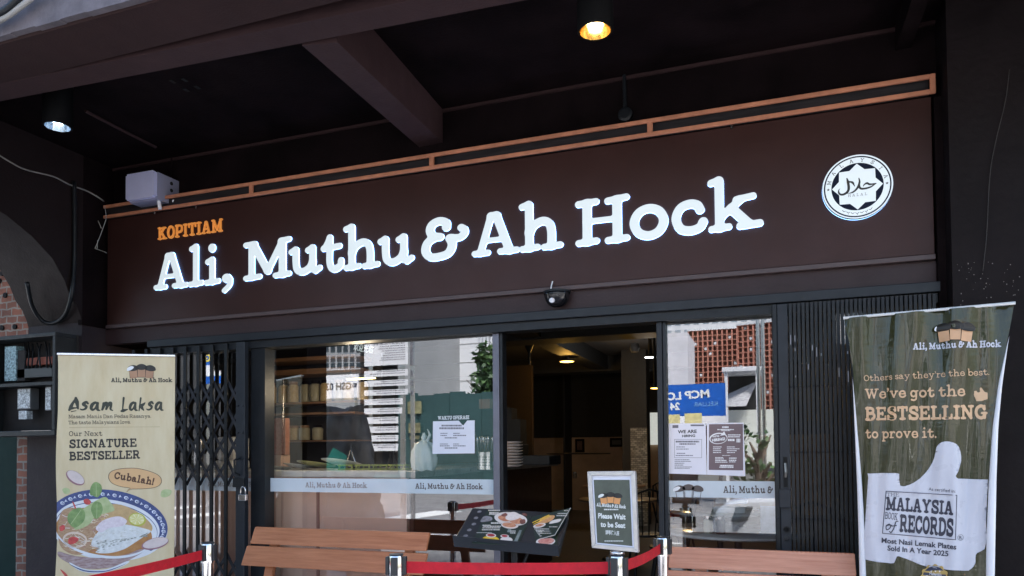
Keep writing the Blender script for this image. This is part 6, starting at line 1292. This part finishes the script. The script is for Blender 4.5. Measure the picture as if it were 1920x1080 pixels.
# terracotta gridded building
TC = mat('terracotta', (.5, .21, .15), .8, var=.15, vscale=.5); TCD = mat('terracotta_recess', (.2, .1, .08), .8)
def grid_block(label, px0, px1, ytop, ybot, d, turn=0):
    a, b = opp(px0, 700, d), opp(px1, 700, d); zt, zb = opp((px0+px1)/2, ytop, d).z, -.15; W_ = b.x-a.x; r = thing('gridded_building', label, 'building', (a.x, a.y, -.15), turn)
    MB().box((0, -10, 0), (W_, -.9, zt+.15)).build('wall', TCD, r); mb = MB(); nx_, nz_ = 10 if turn == 0 else 11, 24
    for i in range(nx_+1): x = W_*i/nx_; mb.box((x-.14, -.9, 0), (x+.14, 0, zt+.2))
    for j in range(nz_+1): z = (zt+.15)*j/nz_; mb.box((0, -.898, z-.09), (W_, -.02, z+.09))
    mb.build('facade_grid', TC, r); MB().box((-.2, -10, zt+.2), (W_+.2, .1, zt+.6)).build('roof_edge', CONC, r)
    mb = MB()
    for k in range(26): i, j = random.randrange(nx_), random.randrange(nz_); x = W_*(i+.3)/nx_; z = (zt+.15)*(j+.25)/nz_; mb.box((x, -.89, z), (x+.6, -.1, z+.5))
    mb.build('condenser', CONC, r)
grid_block('terracotta building with a deep square window grid mirrored in the right window', 1291, 1383, 619, 850, 150)
grid_block('terracotta gridded wing turned toward the street mirrored at the right of the right window', 1384, 1500, 608, 850, 140, R(18))
block('pale_tower', 'plain pale tower at the left edge of the right window reflection', 1200, 1290, 626, 120, 12, mat('lilac_render', (.66, .65, .7), .85, var=.1, vscale=.5))
r, q, a, b, zt = block('far_office', 'far pale glass office rising above the terracotta grid in the right window', 1230, 1600, 570, 170, 15, CONC)
mb = MB()
for i in range(20):
    for j in range(16): x = a.x+(b.x-a.x)*(i+.15)/20; z = zt*(j+.2)/16; mb.box((x, a.y-.01, z), (x+(b.x-a.x)*.6/20, a.y+.05, z+zt*.5/16))
q(mb, 'glazing', mat('sky_glazing', (.3, .36, .42), .12))
# blue parking banner on posts
BLUE = mat('blue_banner', (.008, .11, .5), .45, var=.12, vscale=2)
r, F_, W_, H_ = signboard('parking_banner', 'blue parking banner with white lettering mirrored in the right window', 1215, 718, 1360, 800, 15, BLUE, 'banner', .03)
mb = MB(); put_text(mb, None, 'MCP LOT', (W_*.2, H_*.68), (W_*.86, H_*.62), H_*.18, 'sans', depth=.004, bold=.04); put_text(mb, None, '24 JAM', (W_*.58, H_*.4), (W_*.95, H_*.38), H_*.17, 'sans', depth=.004, bold=.04); mb.build('lettering', WHITEP, r)
mb = MB(); put_text(mb, None, 'KELUAR', (W_*.1, H_*.47), (W_*.4, H_*.46), H_*.1, 'sans', depth=.004); mb.build('lettering', mat('pale_blue_ink', (.2, .4, .7), .5), r)
mb = MB(); mb.fill([[(0, 0), (W_, 0), (W_, H_*.25), (0, H_*.22)]], .003); mb.build('white_strip', WHB, r); mb = MB(); mb.fill([[(W_*.3, .02), (W_*.52, .02), (W_*.52, H_*.3), (W_*.3, H_*.3)], ], .005); mb.fill([[(W_*.58, .02), (W_*.84, .02), (W_*.84, H_*.28), (W_*.58, H_*.28)]], .005); mb.build('yellow_patch', mat('yellow_patch', (.7, .62, .3), .5, var=.2), r)
r, F_, W_, H_ = signboard('parking_sign', 'blue parking sign with yellow letters mirrored behind the folding gate', 380, 652, 452, 720, 12, BLUE, 'sign', .04)
mb = MB(); put_text(mb, None, 'PARKING', (W_*.06, H_*.66), (W_*.94, H_*.66), H_*.22, 'sans', depth=.004, bold=.04); mb.build('lettering', mat('yellow_letter', (.8, .6, .06), .5), r); mb = MB(); mb.fill([[(W_*.08, H_*.22), (W_*.92, H_*.22), (W_*.92, H_*.55), (W_*.08, H_*.55)]], .004); mb.build('white_label', WHB, r)
mb = MB(); put_text(mb, None, 'Seb', (W_*.2, H_*.31), (W_*.5, H_*.31), H_*.14, 'sans', depth=.006); mb.build('lettering', INK, r)
# pale low wall and dark awning structure, poles
r, F_, W_, H_ = signboard('pale_wall', 'pale low wall across the street mirrored in the right window', 1362, 766, 1500, 875, 17, mat('pale_wall_paint', (.66, .68, .62), .8, var=.08), 'wall', .2)
aw = opp(1364, 860, 16); bw = opp(1420, 695, 16); st_ = thing('awning_stall', 'dark framed stall with a net awning mirrored in the right window', 'stall', ((aw.x+bw.x)/2, aw.y, -.15)); q = wparts(st_)
for x in (aw.x, bw.x): q(MB().box((x-.04, aw.y-.04, -.15), (x+.04, aw.y+.04, bw.z)), 'post', CONC)
q(MB().box((aw.x-.1, aw.y-1.5, bw.z), (bw.x+.1, aw.y+.1, bw.z+.12)), 'roof', CONC); q(MB().box((aw.x, aw.y-1.4, opp(1390, 765, 16).z), (bw.x, aw.y-1.3, bw.z-.01)), 'dark_back', INB)
zq = opp(1390, 762, 16).z; q(MB().quad((aw.x, aw.y+.05, zq), (bw.x-.3, aw.y+.05, zq), (bw.x, aw.y-.4, opp(1400, 712, 16).z), (aw.x, aw.y-.6, opp(1400, 735, 16).z)), 'net_awning', mat('net_grey', (.4, .4, .42), .7, var=.6, vscale=9, stretch=(1, 6, 6)))
for k, px in enumerate((1424, 1433)):
    c = opp(px, 800, 14); tag(MB().tube([(0, 0, 0), (0, 0, 5.0)], .045, 10).build('pole', STEEL), ('left' if k == 0 else 'right')+' of two slim steel poles mirrored at the right of the right window', 'pole').location = (c.x, c.y, -.15)
# parked silver car behind the photographer
def car(label, x0, y0):
    r = thing('parked_car', label, 'car', (x0, y0, -.15)); PA = mat('silver_paint', (.7, .72, .76), .25, metal=.15, coat=.6, var=.03); DG = mat('car_glass', (.02, .025, .03), .05, var=.05); TY = mat('tyre', (.02, .02, .02), .8)
    # side profile (x forward = -X): bonnet, windscreen, roof, boot; widths taper toward the nose
    prof = [(0, .32, .5), (.02, .62, .62), (.12, .78, .74), (.35, .88, .82), (1.0, .99, .87), (1.25, 1.02, .88), (1.9, 1.42, .7), (2.6, 1.5, .66), (3.3, 1.42, .68), (3.9, 1.1, .84), (4.3, 1.02, .84), (4.42, .7, .8), (4.42, .34, .72)]
    mb = MB(); rows = []
    for x, z, hw in prof: rows.append([(x, -hw, .28), (x, -hw*1.0-.0, min(z, .62)), (x, -hw*.97, min(z, .9)), (x, -hw*.85, z), (x, 0, z+.03), (x, hw*.85, z), (x, hw*.97, min(z, .9)), (x, hw, min(z, .62)), (x, hw, .28)])
    n_ = 9; mb.add([p for q_ in rows for p in q_], [(i*n_+k, i*n_+k+1, (i+1)*n_+k+1, (i+1)*n_+k) for i in range(len(rows)-1) for k in range(n_-1)]); mb.add(rows[0], [tuple(range(n_))]); mb.add(rows[-1], [tuple(range(n_))])
    body = mb.build('body', PA, r, auto=50, clean=True); sd_ = body.modifiers.new('smooth', 'SUBSURF'); sd_.levels = 2; sd_.render_levels = 2
    MB().hexa([(1.36, -.66, 1.0), (1.36, .66, 1.0), (1.96, .56, 1.3), (1.96, -.56, 1.3)], [(1.3, -.66, 1.04), (1.3, .66, 1.04), (1.9, .56, 1.36), (1.9, -.56, 1.36)]).build('windscreen', DG, r, clean=True)
    for s in (-1, 1):
        MB().hexa([(1.6, s*.72, 1.0), (3.6, s*.74, 1.0), (3.2, s*.64, 1.38), (2.0, s*.64, 1.38)], [(1.6, s*.8, 1.0), (3.6, s*.82, 1.0), (3.2, s*.68, 1.38), (2.0, s*.68, 1.38)]).build('side_window', DG, r, clean=True)
        hl = MB().hexa([(.12, s*.4, .55), (.6, s*.72, .6), (.66, s*.72, .8), (.2, s*.44, .74)], [(-.08, s*.42, .55), (.42, s*.92, .6), (.5, s*.92, .8), (.0, s*.46, .74)]).build('headlight', mat('headlight_glass', (.06, .065, .07), .08, coat=.5), r, clean=True, bevel=.02)
        MB().lathe([(.07, 0), (.06, -.03), (0, -.04)], (.16, s*.56, .68), 20, Matrix.Rotation(R(90), 4, 'Y')).build('reflector', CHROME, hl, smooth=True)
        for x in (.85, 3.5): w_ = MB().lathe([(.2, -.09), (.31, -.09), (.325, 0), (.31, .09), (.2, .09)], (x, s*.74, .325), 28, Matrix.Rotation(R(90), 4, 'X')).build('wheel', TY, r, auto=40); MB().lathe([(.2, .08), (.12, .06), (0, .07)], (x, s*.74, .325), 24, Matrix.Rotation(R(-90*s), 4, 'X')).build('rim', STEEL, w_, smooth=True)
    MB().box((-.02, -.35, .42), (.06, .35, .56)).build('grille', BLACK, r, bevel=.02); MB().box((-.03, -.25, .3), (.03, .25, .4)).build('number_plate', BLACK, r)
    return r
cp_ = opp(1336, 930, 5.5); cr = car('silver parked car with dark headlights mirrored low in the right window', cp_.x, -6.35); cr.rotation_euler = (0, 0, R(5))
# black bins / covered motorcycle by the street column
bc = opp(648, 830, 5.2); bk_ = thing('covered_cart', 'tall cart under crumpled black sheets mirrored in the left window', 'cart', (bc.x, bc.y, -.15)); mb = MB(); rnd = random.Random(4); vs = []; nu, nv = 28, 14
for j in range(nv+1):
    for i in range(nu):
        t = 2*math.pi*i/nu; z = 2.2*j/nv; r_ = .62*(1-.45*(j/nv)**1.6)*(1+.13*math.sin(5*t+j*.8)+.08*math.sin(11*t-j*1.7)+.04*math.sin(17*t+j*2.3)); vs.append((.95*r_*math.cos(t), .5*r_*math.sin(t), z+.07*math.sin(3*t)))
mb.add(vs, [(j*nu+i, j*nu+(i+1) % nu, (j+1)*nu+(i+1) % nu, (j+1)*nu+i) for j in range(nv) for i in range(nu)]); mb.add(vs[-nu:], [tuple(range(nu))]); MB().add([(-.1, .5, 1.3), (.3, .49, 1.25), (.34, .5, 1.5), (.1, .49, 1.62)], [(3, 2, 1, 0)]).build('teal_cloth', mat('teal_cloth', (.02, .2, .16), .6), bk_); mb.build('cover', mat('tarp_black', (.02, .022, .026), .35, var=.5, vscale=4, bump=.6, bscale=6), bk_, smooth=True)
for s in (-.3, .3): MB().lathe([(.06, -.03), (.1, -.03), (.1, .03), (.06, .03)], (s, -.3, .1), 20, Matrix.Rotation(R(90), 4, 'X')).build('wheel', BLACK, bk_)
# soft street furniture to keep the road from being empty: shop row behind the camera
block('shop_row', 'long low row of pale shops far along the street', 1500, 2300, 650, 40, 12, mat('shop_render', (.55, .52, .48), .85, var=.15, vscale=.5))
block('left_row', 'long row of grey shops far along the street at the left', -300, 556, 640, 40, 12, mat('dark_shop_row', (.05, .052, .055), .8, var=.3, vscale=.6))
